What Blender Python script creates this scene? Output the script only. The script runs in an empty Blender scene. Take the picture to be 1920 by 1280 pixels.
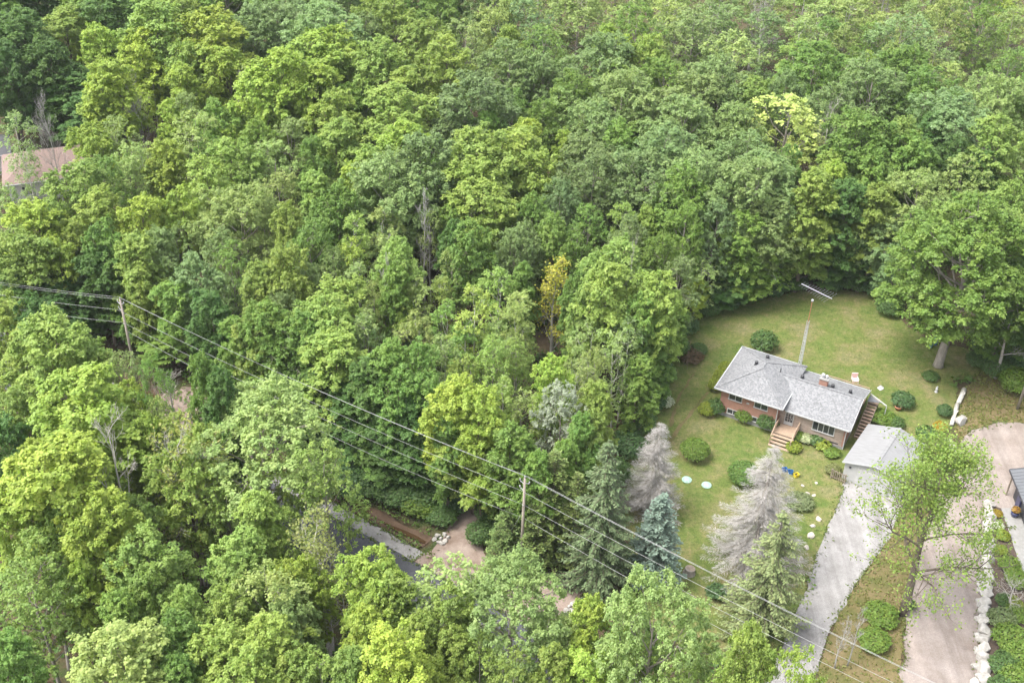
import bpy, bmesh, math, random
import numpy as np
from mathutils import Vector, Matrix

# ------------------------------------------------------------------ camera, sky, sun, exposure
SC = bpy.context.scene
COL = SC.collection
CAM_H, FPX, PITCH, ROLL = 86.0, 2330.0, math.radians(35.42), math.radians(1.754)
_cp, _sp = math.cos(PITCH), math.sin(PITCH)
FW = np.array([0, _cp, -_sp]); _rt = np.array([1., 0, 0]); _up = np.array([0, _sp, _cp])
RT = math.cos(ROLL)*_rt + math.sin(ROLL)*_up
UP = -math.sin(ROLL)*_rt + math.cos(ROLL)*_up
cam = bpy.data.cameras.new('camera'); cam.sensor_width = 36; cam.lens = FPX/1920*36
cam.clip_start = 1; cam.clip_end = 9000
cam_ob = bpy.data.objects.new('camera', cam); COL.objects.link(cam_ob)
m = Matrix.Identity(4)
for i in range(3):
    m[i][0] = RT[i]; m[i][1] = UP[i]; m[i][2] = -FW[i]
m[2][3] = CAM_H
cam_ob.matrix_world = m
SC.camera = cam_ob

SUN_EL, SUN_AZ = math.radians(62), math.radians(-105)      # azimuth measured from +Y (away from the camera) to the right
wd = bpy.data.worlds.new('World'); SC.world = wd; wd.use_nodes = True
nt = wd.node_tree; bg = nt.nodes['Background']
sky = nt.nodes.new('ShaderNodeTexSky'); sky.sky_type = 'NISHITA'; sky.sun_disc = False
sky.sun_elevation = SUN_EL; sky.sun_rotation = SUN_AZ
sky.air_density = 1.0; sky.dust_density = 4.0; sky.ozone_density = 1.0
hs = nt.nodes.new('ShaderNodeHueSaturation'); hs.inputs['Saturation'].default_value = 0.3
nt.links.new(sky.outputs[0], hs.inputs['Color']); nt.links.new(hs.outputs[0], bg.inputs[0])
bg.inputs[1].default_value = 0.15
sun = bpy.data.lights.new('sun', 'SUN'); sun.energy = 1.2; sun.angle = math.radians(28); sun.color = (1, .96, .88)
sun_ob = bpy.data.objects.new('sun', sun); COL.objects.link(sun_ob)
sd = Vector((math.sin(SUN_AZ)*math.cos(SUN_EL), math.cos(SUN_AZ)*math.cos(SUN_EL), math.sin(SUN_EL)))
sun_ob.rotation_euler = (-sd).to_track_quat('-Z', 'Y').to_euler()
SC.view_settings.view_transform = 'Standard'; SC.view_settings.look = 'None'
SC.view_settings.gamma = 1; SC.view_settings.use_curve_mapping = False
SC.view_settings.exposure = 1.98
SC.cycles.max_bounces = 8; SC.cycles.diffuse_bounces = 5; SC.cycles.transmission_bounces = 4
SC.cycles.glossy_bounces = 2; SC.cycles.transparent_max_bounces = 4
SC.cycles.use_denoising = True

def at(px, py, z=0.0):
    """point of the place at height z seen at pixel (px,py) of the 1920x1280 photograph"""
    d = FW*FPX + RT*(px-960) - UP*(py-640)
    d = d*((CAM_H-z)/-d[2])
    return np.array([d[0], d[1], z])
def proj(p):
    d = np.array(p, float)-[0, 0, CAM_H]; k = d@FW
    return 960+FPX*(d@RT)/k, 640-FPX*(d@UP)/k
def pxm(p):
    return FPX/((np.array(p)-[0, 0, CAM_H])@FW)

# ------------------------------------------------------------------ helpers
def tag(o, label=None, cat=None, group=None, kind=None):
    if label: o['label'] = label
    if cat: o['category'] = cat
    if group: o['group'] = group
    if kind: o['kind'] = kind
    return o
def empty(name, loc=(0, 0, 0), rz=0.0):
    o = bpy.data.objects.new(name, None); COL.objects.link(o)
    o.location = loc; o.rotation_euler = (0, 0, rz); o.empty_display_size = .3
    return o
def link(name, me, parent=None, loc=None):
    o = bpy.data.objects.new(name, me); COL.objects.link(o)
    if parent is not None: o.parent = parent
    if loc is not None: o.location = loc
    return o
def np_mesh(name, V, F, mat=None, var=None, smooth=False, mats=None, midx=None):
    """V (n,3), F (m,k) quads or triangles"""
    V = np.asarray(V, np.float32); F = np.asarray(F, np.int32)
    me = bpy.data.meshes.new(name); k = F.shape[1]
    me.vertices.add(len(V)); me.vertices.foreach_set('co', V.ravel())
    me.loops.add(F.size); me.loops.foreach_set('vertex_index', F.ravel())
    me.polygons.add(len(F)); me.polygons.foreach_set('loop_start', np.arange(0, F.size, k, dtype=np.int32))
    if smooth: me.polygons.foreach_set('use_smooth', np.ones(len(F), bool))
    if var is not None:
        a = me.attributes.new('var', 'FLOAT_COLOR', 'POINT'); a.data.foreach_set('color', np.asarray(var, np.float32).ravel())
    if mat: me.materials.append(mat)
    me.update(calc_edges=True)
    return me

class MB:
    def __init__(s): s.v = []; s.f = []
    def add(s, vs, fs):
        b = len(s.v); s.v += [tuple(map(float, p)) for p in vs]; s.f += [tuple(b+i for i in f) for f in fs]; return s
    def box(s, x0, x1, y0, y1, z0, z1):
        return s.add([(x0,y0,z0),(x1,y0,z0),(x1,y1,z0),(x0,y1,z0),(x0,y0,z1),(x1,y0,z1),(x1,y1,z1),(x0,y1,z1)],
                     [(0,3,2,1),(4,5,6,7),(0,1,5,4),(1,2,6,5),(2,3,7,6),(3,0,4,7)])
    def bar(s, p, q, wd, th):
        """box beam from p to q, wd wide and th thick"""
        p = Vector(p); q = Vector(q); d = (q-p).normalized()
        up = Vector((0,0,1)) if abs(d.z) < .95 else Vector((0,1,0))
        a = d.cross(up).normalized()*wd/2; b = a.cross(d).normalized()*th/2
        vs = [p-a-b, p+a-b, p+a+b, p-a+b, q-a-b, q+a-b, q+a+b, q-a+b]
        return s.add(vs, [(3,2,1,0),(4,5,6,7),(0,1,5,4),(1,2,6,5),(2,3,7,6),(3,0,4,7)])
    def path(s, pts, rad, n=6, cap=True):
        b = len(s.v); m_ = len(pts); pts = [Vector(p) for p in pts]
        a = None
        for i, p in enumerate(pts):
            d = (pts[min(i+1, m_-1)]-pts[max(i-1, 0)]).normalized()
            if a is None:
                a = d.cross(Vector((0,0,1)) if abs(d.z) < .9 else Vector((1,0,0))).normalized()
            else:
                a = (a-d*a.dot(d)).normalized()
            c = d.cross(a)
            r = rad[i] if hasattr(rad, '__len__') else rad
            for k in range(n):
                t = 2*math.pi*k/n
                s.v.append(tuple(p+a*(r*math.cos(t))+c*(r*math.sin(t))))
        for i in range(m_-1):
            for k in range(n):
                s.f.append((b+i*n+k, b+i*n+(k+1) % n, b+(i+1)*n+(k+1) % n, b+(i+1)*n+k))
        if cap:
            s.f.append(tuple(b+(n-1-k) for k in range(n))); s.f.append(tuple(b+(m_-1)*n+k for k in range(n)))
        return s
    def prism(s, poly, z0, z1):
        n = len(poly)
        return s.add([(x,y,z0) for x,y in poly]+[(x,y,z1) for x,y in poly],
                     [tuple(range(n-1,-1,-1)), tuple(range(n,2*n))]+[(i,(i+1)%n,n+(i+1)%n,n+i) for i in range(n)])
    def slab(s, pts, th):
        """polygon of 3-D points given thickness th downwards"""
        n = len(pts)
        return s.add([tuple(p) for p in pts]+[(p[0],p[1],p[2]-th) for p in pts],
                     [tuple(range(n)), tuple(range(2*n-1,n-1,-1))]+[(i,n+i,n+(i+1)%n,(i+1)%n) for i in range(n)])
    def lathe(s, prof, n=12, c=(0,0,0)):
        b = len(s.v)
        for r, z in prof:
            for k in range(n):
                t = 2*math.pi*k/n; s.v.append((c[0]+r*math.cos(t), c[1]+r*math.sin(t), c[2]+z))
        for i in range(len(prof)-1):
            for k in range(n): s.f.append((b+i*n+k, b+i*n+(k+1)%n, b+(i+1)*n+(k+1)%n, b+(i+1)*n+k))
        s.f.append(tuple(b+n-1-k for k in range(n))); s.f.append(tuple(b+(len(prof)-1)*n+k for k in range(n)))
        return s
    def mesh(s, name, mat, smooth=False):
        me = bpy.data.meshes.new(name); me.from_pydata(s.v, [], s.f)
        if mat: me.materials.append(mat)
        if smooth:
            for p in me.polygons: p.use_smooth = True
        me.update(); return me
    def build(s, name, mat, parent=None, smooth=False, loc=None):
        return link(name, s.mesh(name, mat, smooth), parent, loc)

ORD = ['zeroth','first','second','third','fourth','fifth','sixth','seventh','eighth','ninth','tenth','eleventh','twelfth','thirteenth','fourteenth','fifteenth','sixteenth','seventeenth','eighteenth','nineteenth','twentieth','twenty-first','twenty-second','twenty-third','twenty-fourth','twenty-fifth','twenty-sixth','twenty-seventh','twenty-eighth','twenty-ninth','thirtieth','thirty-first','thirty-second','thirty-third','thirty-fourth','thirty-fifth','thirty-sixth','thirty-seventh','thirty-eighth','thirty-ninth','fortieth']
NUM = ['zero','one','two','three','four','five','six','seven','eight','nine','ten','eleven','twelve','thirteen','fourteen','fifteen','sixteen','seventeen','eighteen','nineteen','twenty']

# ------------------------------------------------------------------ materials
def new_mat(name):
    mt = bpy.data.materials.new(name); mt.use_nodes = True
    return mt, mt.node_tree, mt.node_tree.nodes['Principled BSDF']
def N(nt, t, **kw):
    n = nt.nodes.new(t)
    for k, v in kw.items(): setattr(n, k, v)
    return n
def coords(nt, kind='Object', scale=None):
    tc = N(nt, 'ShaderNodeTexCoord')
    if scale is None: return tc.outputs[kind]
    mp = N(nt, 'ShaderNodeMapping'); mp.inputs['Scale'].default_value = scale
    nt.links.new(tc.outputs[kind], mp.inputs['Vector']); return mp.outputs[0]
def noise(nt, co, scale, detail=4, rough=.55):
    n = N(nt, 'ShaderNodeTexNoise'); n.inputs['Scale'].default_value = scale
    n.inputs['Detail'].default_value = detail; n.inputs['Roughness'].default_value = rough
    nt.links.new(co, n.inputs['Vector']); return n.outputs[0]
def ramp(nt, fac, stops):
    r = N(nt, 'ShaderNodeValToRGB'); e = r.color_ramp.elements
    while len(e) < len(stops): e.new(.5)
    for el, (p, c) in zip(e, stops): el.position = p; el.color = (*c, 1) if len(c) == 3 else c
    nt.links.new(fac, r.inputs[0]); return r.outputs[0]
def mix(nt, fac, a, b, mode='MIX'):
    x = N(nt, 'ShaderNodeMixRGB', blend_type=mode)
    for sck, v in ((x.inputs[0], fac), (x.inputs[1], a), (x.inputs[2], b)):
        if isinstance(v, (int, float)): sck.default_value = v
        elif isinstance(v, tuple): sck.default_value = (*v, 1)
        else: nt.links.new(v, sck)
    return x.outputs[0]
def bump(nt, bs, h, strength=.3, dist=.05):
    b = N(nt, 'ShaderNodeBump'); b.inputs['Strength'].default_value = strength; b.inputs['Distance'].default_value = dist
    nt.links.new(h, b.inputs['Height']); nt.links.new(b.outputs[0], bs.inputs['Normal'])
def plain(name, c1, c2=None, scale=3., rough=.7, metal=0., bmp=0., stretch=None, spec=.4):
    mt, nt, bs = new_mat(name)
    bs.inputs['Roughness'].default_value = rough; bs.inputs['Metallic'].default_value = metal
    bs.inputs['Specular IOR Level'].default_value = spec
    c2 = c2 or tuple(x*.8 for x in c1)
    co = coords(nt, 'Object', stretch or (1,1,1))
    n = noise(nt, co, scale, 5, .6)
    nt.links.new(ramp(nt, n, [(.3, c2), (.7, c1)]), bs.inputs['Base Color'])
    if bmp: bump(nt, bs, n, bmp)
    return mt

def foliage_mat(name, transl=.42, rough=.5, spread=.34, tip=None):
    mt, nt, bs = new_mat(name)
    oi = N(nt, 'ShaderNodeObjectInfo'); av = N(nt, 'ShaderNodeAttribute', attribute_name='var')
    sp = N(nt, 'ShaderNodeSeparateColor'); nt.links.new(av.outputs['Color'], sp.inputs[0])
    h = N(nt, 'ShaderNodeHueSaturation'); nt.links.new(oi.outputs['Color'], h.inputs['Color'])
    mr = N(nt, 'ShaderNodeMapRange'); mr.inputs[3].default_value = 1-spread*.6; mr.inputs[4].default_value = 1+spread
    nt.links.new(sp.outputs[0], mr.inputs[0]); nt.links.new(mr.outputs[0], h.inputs['Value'])
    mh = N(nt, 'ShaderNodeMapRange'); mh.inputs[3].default_value = .524; mh.inputs[4].default_value = .492
    nt.links.new(sp.outputs[1], mh.inputs[0]); nt.links.new(mh.outputs[0], h.inputs['Hue'])
    nt.links.new(h.outputs[0], bs.inputs['Base Color'])
    bs.inputs['Roughness'].default_value = rough; bs.inputs['Specular IOR Level'].default_value = .25
    tr = N(nt, 'ShaderNodeBsdfTranslucent'); nt.links.new(mix(nt, 1., h.outputs[0], (1.25, 1.3, .7), 'MULTIPLY'), tr.inputs[0])
    ms = N(nt, 'ShaderNodeMixShader'); ms.inputs[0].default_value = transl
    nt.links.new(bs.outputs[0], ms.inputs[1]); nt.links.new(tr.outputs[0], ms.inputs[2])
    nt.links.new(ms.outputs[0], nt.nodes['Material Output'].inputs[0])
    return mt
M = {}
M['leaf'] = foliage_mat('leaf')
M['needle'] = foliage_mat('needle', .08, .6, .55)
M['bark'] = plain('bark', (.16,.13,.10), (.07,.055,.04), 6, .9, bmp=.4, stretch=(1,1,.25))
M['bark_grey'] = plain('bark_grey', (.30,.27,.23), (.16,.14,.12), 5, .9, bmp=.4, stretch=(1,1,.3))
M['bark_pale'] = plain('bark_pale', (.52,.50,.45), (.26,.24,.21), 4, .8, stretch=(1,1,1))
M['deadwood'] = plain('deadwood', (.44,.41,.37), (.26,.24,.21), 4, .85)
M['deadtwig'] = plain('deadtwig', (.37,.355,.335), (.25,.235,.22), 2, .9)
M['white'] = plain('white_paint', (.386,.386,.382), (.331,.331,.322), 2, .5)
M['concrete'] = plain('concrete', (.240,.236,.228), (.176,.172,.164), 2, .85, bmp=.1)
M['wood'] = plain('deck_wood', (.344,.248,.176), (.224,.160,.116), 4, .75, stretch=(6,.6,1))
M['wood_grey'] = plain('grey_timber', (.264,.216,.168), (.152,.124,.096), 5, .85, stretch=(1,1,.2))
M['pole'] = plain('pole_wood', (.320,.280,.232), (.176,.152,.124), 5, .85, stretch=(3,3,.25))
M['metal'] = plain('galvanised', (.62,.63,.64), (.5,.5,.52), 3, .4, .6)
M['darkmetal'] = plain('dark_metal', (.05,.05,.055), (.03,.03,.035), 3, .5)
M['wire'] = plain('wire', (.34,.345,.34), (.28,.28,.28), 1, .45, .3)
M['glass'] = plain('window_glass', (.035,.04,.045), (.02,.025,.03), .6, .08, spec=.8)
M['curtain'] = plain('curtain', (.35,.35,.33), (.2,.2,.19), 3, .8)
M['blue'] = plain('blue_plastic', (.02,.13,.36), (.015,.10,.28), 2, .4)
M['yellow'] = plain('yellow_plastic', (.62,.50,.03), (.5,.4,.03), 2, .45)
M['black'] = plain('black_plastic', (.02,.02,.02), None, 2, .5)
M['lid'] = plain('septic_green', (.336,.480,.400), (.208,.352,.288), 3, .6)
M['terracotta'] = plain('terracotta', (.36,.15,.08), None, 3, .8)
M['pink'] = plain('pink_cloth', (.62,.42,.38), (.5,.34,.31), 3, .8)
M['boulder'] = plain('pale_limestone', (.380,.361,.337), (.238,.224,.200), 2.2, .85, bmp=.5)
M['rock'] = plain('field_stone', (.46,.42,.37), (.24,.215,.19), 3, .9, bmp=.5)
M['gutter'] = plain('white_metal', (.386,.391,.396), (.331,.336,.340), 1, .4)
M['steelroof'] = plain('steel_roof_grey', (.115,.12,.132), (.09,.095,.104), .7, .6, 0.)
M['navy'] = plain('navy_pot', (.035,.04,.10), None, 3, .3)
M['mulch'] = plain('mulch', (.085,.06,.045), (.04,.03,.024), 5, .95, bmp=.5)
M['brownroof'] = plain('brown_shingle', (.184,.132,.116), (.132,.092,.080), 5, .9, bmp=.2)
M['vinyl'] = plain('pale_siding', (.416,.400,.368), (.336,.328,.304), 1, .7)

def shingle_mat():
    mt, nt, bs = new_mat('grey_shingle'); bs.inputs['Roughness'].default_value = .9
    co = coords(nt, 'Object')
    v = N(nt, 'ShaderNodeTexVoronoi'); v.inputs['Scale'].default_value = 6.5; nt.links.new(co, v.inputs['Vector'])
    hsv = N(nt, 'ShaderNodeSeparateColor'); nt.links.new(v.outputs['Color'], hsv.inputs[0])
    c = ramp(nt, hsv.outputs[0], [(.0, (.112,.114,.118)), (.5, (.150,.152,.158)), (1, (.195,.198,.205))])
    c = mix(nt, .5, c, ramp(nt, noise(nt, co, .7, 4), [(.3, (.9,.9,.9)), (.7, (1.05,1.05,1.05))]), 'MULTIPLY')
    nt.links.new(c, bs.inputs['Base Color'])
    bump(nt, bs, noise(nt, co, 14, 3), .35, .03)
    return mt
M['shingle'] = shingle_mat()
def brick_mat(name, a, b, mortar, scale, bw=.5, rh=.25, axis='xz'):
    mt, nt, bs = new_mat(name); bs.inputs['Roughness'].default_value = .9
    tc = N(nt, 'ShaderNodeTexCoord'); sx = N(nt, 'ShaderNodeSeparateXYZ'); cx = N(nt, 'ShaderNodeCombineXYZ')
    nt.links.new(tc.outputs['Object'], sx.inputs[0])
    ad = N(nt, 'ShaderNodeMath', operation='ADD'); nt.links.new(sx.outputs[0], ad.inputs[0]); nt.links.new(sx.outputs[1], ad.inputs[1])
    nt.links.new(ad.outputs[0], cx.inputs[0]); nt.links.new(sx.outputs[2], cx.inputs[1])
    bt = N(nt, 'ShaderNodeTexBrick'); bt.inputs['Scale'].default_value = scale
    bt.inputs['Color1'].default_value = (*a, 1); bt.inputs['Color2'].default_value = (*b, 1); bt.inputs['Mortar'].default_value = (*mortar, 1)
    bt.inputs['Brick Width'].default_value = bw; bt.inputs['Row Height'].default_value = rh; bt.inputs['Mortar Size'].default_value = .015
    nt.links.new(cx.outputs[0], bt.inputs['Vector'])
    c = mix(nt, .6, bt.outputs[0], ramp(nt, noise(nt, tc.outputs['Object'], 1.6, 5), [(.3, (.75,.75,.75)), (.7, (1.15,1.15,1.15))]), 'MULTIPLY')
    nt.links.new(c, bs.inputs['Base Color']); bump(nt, bs, bt.outputs['Fac'], -.4, .02)
    return mt
M['brick'] = brick_mat('red_brick', (.320,.116,.068), (.264,.092,.056), (.288,.216,.176), 1, .22, .075)
M['stone'] = brick_mat('stone_cladding', (.320,.248,.200), (.216,.156,.124), (.336,.288,.248), 1, .75, .13)
def ground_mat():
    mt, nt, bs = new_mat('forest_floor'); bs.inputs['Roughness'].default_value = .95; bs.inputs['Specular IOR Level'].default_value = .1
    co = coords(nt, 'Object')
    c = ramp(nt, noise(nt, co, .35, 6, .65), [(.32, (.045,.032,.02)), (.48, (.075,.058,.034)), (.6, (.05,.062,.022)), (.75, (.035,.06,.018))])
    c = mix(nt, .6, c, ramp(nt, noise(nt, co, 4., 4, .7), [(.3, (.6,.6,.6)), (.7, (1.3,1.3,1.3))]), 'MULTIPLY')
    nt.links.new(c, bs.inputs['Base Color']); bump(nt, bs, noise(nt, co, 5, 4), .8, .15)
    return mt
def lawn_mat():
    mt, nt, bs = new_mat('lawn_grass'); bs.inputs['Roughness'].default_value = .9; bs.inputs['Specular IOR Level'].default_value = .1
    co = coords(nt, 'Object')
    c = ramp(nt, noise(nt, co, .22, 5, .6), [(.34, (.062,.100,.024)), (.46, (.096,.122,.033)), (.54, (.134,.126,.052)), (.64, (.185,.148,.094))])
    c = mix(nt, .55, c, ramp(nt, noise(nt, co, 1.1, 5, .7), [(.34, (.050,.088,.020)), (.5, (.100,.126,.036)), (.66, (.170,.146,.076))]))
    c = mix(nt, .8, c, ramp(nt, noise(nt, co, 3.2, 5, .8), [(.32, (.58,.64,.55)), (.5, (1,1,1)), (.68, (1.42,1.34,1.3))]), 'MULTIPLY')
    c = mix(nt, .7, c, ramp(nt, noise(nt, co, 9., 4, .75), [(.3, (.6,.64,.58)), (.7, (1.34,1.32,1.27))]), 'MULTIPLY')
    nt.links.new(c, bs.inputs['Base Color']); bump(nt, bs, noise(nt, co, 12, 3), .8, .06)
    return mt
def gravel_mat(name, c1, c2, c3, sc=.5, streak=0.):
    mt, nt, bs = new_mat(name); bs.inputs['Roughness'].default_value = .95; bs.inputs['Specular IOR Level'].default_value = .15
    co = coords(nt, 'Object')
    c = ramp(nt, noise(nt, co, sc, 5, .6), [(.3, c3), (.5, c2), (.7, c1)])
    c = mix(nt, .75, c, ramp(nt, noise(nt, co, 9, 5, .8), [(.3, (.68,.68,.68)), (.7, (1.25,1.25,1.25))]), 'MULTIPLY')
    if streak:                                            # wheel lanes pressed along the drive
        mp = N(nt, 'ShaderNodeMapping'); mp.inputs['Rotation'].default_value = (0, 0, streak); mp.inputs['Scale'].default_value = (.75, .045, 1)
        nt.links.new(co, mp.inputs['Vector'])
        c = mix(nt, .8, c, ramp(nt, noise(nt, mp.outputs[0], 1., 3, .6), [(.34, (.74,.73,.72)), (.5, (1,1,1)), (.66, (1.2,1.2,1.2))]), 'MULTIPLY')
        c = mix(nt, .5, c, ramp(nt, noise(nt, co, 1.7, 5, .7), [(.3, (.78,.76,.74)), (.7, (1.15,1.15,1.15))]), 'MULTIPLY')
    nt.links.new(c, bs.inputs['Base Color']); bump(nt, bs, noise(nt, co, 14, 3, .8), .5, .05)
    return mt
M['ground'] = ground_mat(); M['lawn'] = lawn_mat()
M['gravel'] = gravel_mat('pale_gravel', (.252,.245,.240), (.224,.217,.213), (.174,.167,.160), .5, .36)
M['dirt'] = gravel_mat('pinkish_dirt', (.254,.222,.204), (.218,.186,.168), (.170,.139,.121), .35, .14)
M['apron'] = gravel_mat('brown_gravel', (.272,.224,.192), (.216,.168,.140), (.136,.096,.072), .6)
M['asphalt'] = gravel_mat('asphalt', (.085,.088,.095), (.07,.072,.08), (.055,.057,.062), .4)
M['mud'] = gravel_mat('mud', (.125,.085,.058), (.09,.06,.04), (.06,.04,.028), .8)
M['verge'] = gravel_mat('dry_verge', (.160,.120,.068), (.120,.100,.044), (.068,.080,.022), .45)
def water_mat():
    mt, nt, bs = new_mat('ditch_water'); bs.inputs['Base Color'].default_value = (.055,.032,.016,1)
    bs.inputs['Roughness'].default_value = .08; bump(nt, bs, noise(nt, coords(nt), 6, 2), .08, .02); return mt
M['water'] = water_mat()

# ------------------------------------------------------------------ terrain
PC = at(976, 1076); RD = np.array([.82678, -.56252]); RN = np.array([-.56252, -.82678])   # power pole, road direction, side of the road
def road(s, o, z=0.):
    q = PC[:2]+RD*s+RN*o; return np.array([q[0], q[1], z])
def ditch_depth(X, Y):
    qx, qy = X-PC[0], Y-PC[1]; s = qx*RD[0]+qy*RD[1]; o = qx*RN[0]+qy*RN[1]
    d = np.clip(1-np.abs(o-1.85)/1.5, 0, 1); d = np.clip(d*1.5, 0, 1)
    along = np.clip((s+60)/4, 0, 1)*np.clip((-9.2-s)/1.2, 0, 1)
    return .75*d*along
gx = np.concatenate([np.linspace(-3500,-150,8), np.arange(-140,-40,4.), np.arange(-40,12,.6), np.arange(12,150,4.), np.linspace(160,3500,8)])
gy = np.concatenate([np.linspace(-3000,0,8), np.arange(20,78,4.), np.arange(80,125,.6), np.arange(126,300,6.), np.linspace(320,5000,9)])
GX, GY = np.meshgrid(gx, gy, indexing='ij')
GZ = -ditch_depth(GX, GY)
nx, ny = GX.shape
idx = np.arange(nx*ny).reshape(nx, ny)
gf = np.stack([idx[:-1,:-1], idx[1:,:-1], idx[1:,1:], idx[:-1,1:]], -1).reshape(-1,4)
tag(link('ground', np_mesh('ground', np.stack([GX,GY,GZ],-1).reshape(-1,3), gf, M['ground'], smooth=True)), 'brown and mossy forest floor under the trees', None, None, 'structure')

def jitter_poly(pts, step=.7, amp=.18, seed=1):
    rng = random.Random(seed); out = []
    n = len(pts)
    for i in range(n):
        a, b = np.array(pts[i][:2]), np.array(pts[(i+1)%n][:2]); L = np.linalg.norm(b-a); k = max(1, int(L/step))
        for j in range(k):
            p = a+(b-a)*j/k
            out.append((p[0]+rng.uniform(-amp,amp), p[1]+rng.uniform(-amp,amp)))
    return out
def sheet(name, pts, z, mat, label, amp=.18, seed=1, px=True, kind='structure'):
    if px: pts = [at(*p) for p in pts]
    P_ = jitter_poly(pts, .7, amp, seed)
    bm = bmesh.new(); f = bm.faces.new([bm.verts.new((x,y,z)) for x,y in P_])
    if f.normal.z < 0 or f.calc_area() == 0: pass
    bm.normal_update()
    if f.normal.z < 0: f.normal_flip()
    bmesh.ops.triangulate(bm, faces=[f])
    me = bpy.data.meshes.new(name); bm.to_mesh(me); bm.free(); me.materials.append(mat)
    return tag(link(name, me), label, None, None, kind), P_
LAWN_PX = [(1168,1135),(1180,1040),(1172,930),(1180,850),(1205,790),(1232,715),(1268,655),(1290,612),(1330,588),(1400,566),(1480,550),(1560,540),(1640,552),(1690,600),(1740,640),(1840,660),(1850,700),(1790,715),(1800,760),(1788,800),(1745,820),(1700,880),(1600,890),(1582,905),(1573,940),(1560,975),(1540,1025),(1512,1100),(1480,1185),(1440,1250),(1300,1230)]
_, LAWN = sheet('lawn', LAWN_PX, .02, M['lawn'], 'mown olive green lawn around the bungalow', .25)
_, GRAV = sheet('gravel_driveway', [(1583,900),(1573,940),(1557,975),(1548,1000),(1530,1042),(1512,1100),(1495,1145),(1478,1185),(1450,1240),(1430,1290),(1520,1290),(1545,1220),(1562,1172),(1585,1130),(1612,1085),(1640,1045),(1672,1000),(1690,960),(1705,925)], .032, M['gravel'], 'pale grey gravel driveway leading to the white garage', .15, 2)
_, DIRT = sheet('dirt_driveway', [(1688,1300),(1695,1180),(1703,1100),(1722,1040),(1742,980),(1762,930),(1786,870),(1796,838),(1812,812),(1850,796),(1890,790),(1990,800),(2000,1000),(1880,985),(1848,945),(1846,1010),(1842,1100),(1838,1180),(1834,1300)], .028, M['dirt'], 'wide pinkish dirt driveway at the right edge', .3, 3)
_, VERG = sheet('grass_verge', [(1545,1222),(1562,1172),(1585,1130),(1612,1085),(1640,1045),(1672,1000),(1700,950),(1760,930),(1742,980),(1722,1040),(1703,1100),(1695,1180),(1688,1300),(1520,1300)], .012, M['verge'], 'dry grass strip between the two driveways', .2, 4)
_, DRY = sheet('dry_grass_patch', [(1792,745),(1830,700),(1880,690),(1990,700),(1990,832),(1870,806),(1822,812),(1800,830),(1790,790)], .012, M['verge'], 'dry brown grass behind the dirt driveway', .3, 5)
_, ASPH = sheet('asphalt_road', [road(-95,4.7),road(60,4.7),road(60,11.2),road(-95,11.2)], .02, M['asphalt'], 'dark asphalt road half hidden under trees', .05, 6, px=False)
_, SHLD = sheet('road_shoulder', [road(-95,3.4),road(-7,3.2),road(-6,3.9),road(60,4.2),road(60,4.9),road(-95,4.9)], .012, M['gravel'], 'pale gravel shoulder along the road', .12, 7, px=False)
_, AP1 = sheet('dirt_track', [road(-9.0,4.9),road(-8.8,.9),road(-9.6,-2.6),road(-10.2,-5),road(-7.6,-5.2),road(-6.6,-2.4),road(-3.6,.4),road(-2.6,4.9)], .016, M['apron'], 'brown dirt track crossing the ditch into the trees', .2, 8, px=False)
_, AP2 = sheet('gravel_apron', [road(-.6,4.9),road(.1,.9),road(1.4,-1.3),road(4.,-2.6),road(6.2,-2.2),road(6.3,.5),road(6.8,4.9)], .016, M['apron'], 'brown gravel apron beside the centre utility pole', .2, 9, px=False)
_, AP3 = sheet('roadside_clearing', [road(-48,4.9),road(-47,-1),road(-44,-2.6),road(-40.5,-1.6),road(-39.5,1.5),road(-39,4.9)], .016, M['apron'], 'bare gravel clearing by the road near the left pole', .3, 10, px=False)
_, MUD = sheet('muddy_patch', [road(-3.4,.2),road(-1.6,-.2),road(-1.2,1.6),road(-3.2,1.9)], .022, M['mud'], 'reddish mud patch beside the centre pole', .15, 11, px=False)
# water lying in the ditch
wp = [road(s, 1.70+.2*math.sin(s*.7), -.45) for s in np.arange(-58,-9.6,.6)]; wq = [road(s, 2.05+.16*math.sin(s*.9+1), -.45) for s in np.arange(-58,-9.6,.6)]
wv = np.array([p for ab in zip(wp,wq) for p in ab]); k = len(wp)
tag(link('ditch_water', np_mesh('ditch_water', wv, [(2*i,2*i+2,2*i+3,2*i+1) for i in range(k-1)], M['water'])), 'brown water in the roadside ditch', None, None, 'structure')
# ditch banks in mud
bk = []
for s in np.arange(-59,-9.3,.6):
    bk.append([road(s, o) for o in (1.0+.12*math.sin(s*1.3),1.45,1.85,2.25,2.6+.12*math.sin(s*1.7+1))])
bk = np.array(bk); bk[...,2] = -ditch_depth(bk[...,0], bk[...,1])+.10; a_, b_ = bk.shape[:2]
bi = np.arange(a_*b_).reshape(a_, b_)
tag(link('ditch_bank', np_mesh('ditch_bank', bk.reshape(-1,3), np.stack([bi[:-1,:-1],bi[:-1,1:],bi[1:,1:],bi[1:,:-1]],-1).reshape(-1,4), M['mud'], smooth=True)), 'bare mud banks of the roadside ditch', None, None, 'structure')

def inside(P_, X, Y):
    x = np.array([p[0] for p in P_]); y = np.array([p[1] for p in P_]); r = np.zeros(X.shape, bool)
    j = len(x)-1
    for i in range(len(x)):
        c = ((y[i] > Y) != (y[j] > Y)) & (X < (x[j]-x[i])*(Y-y[i])/(y[j]-y[i]+1e-12)+x[i]); r ^= c; j = i
    return r

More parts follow.
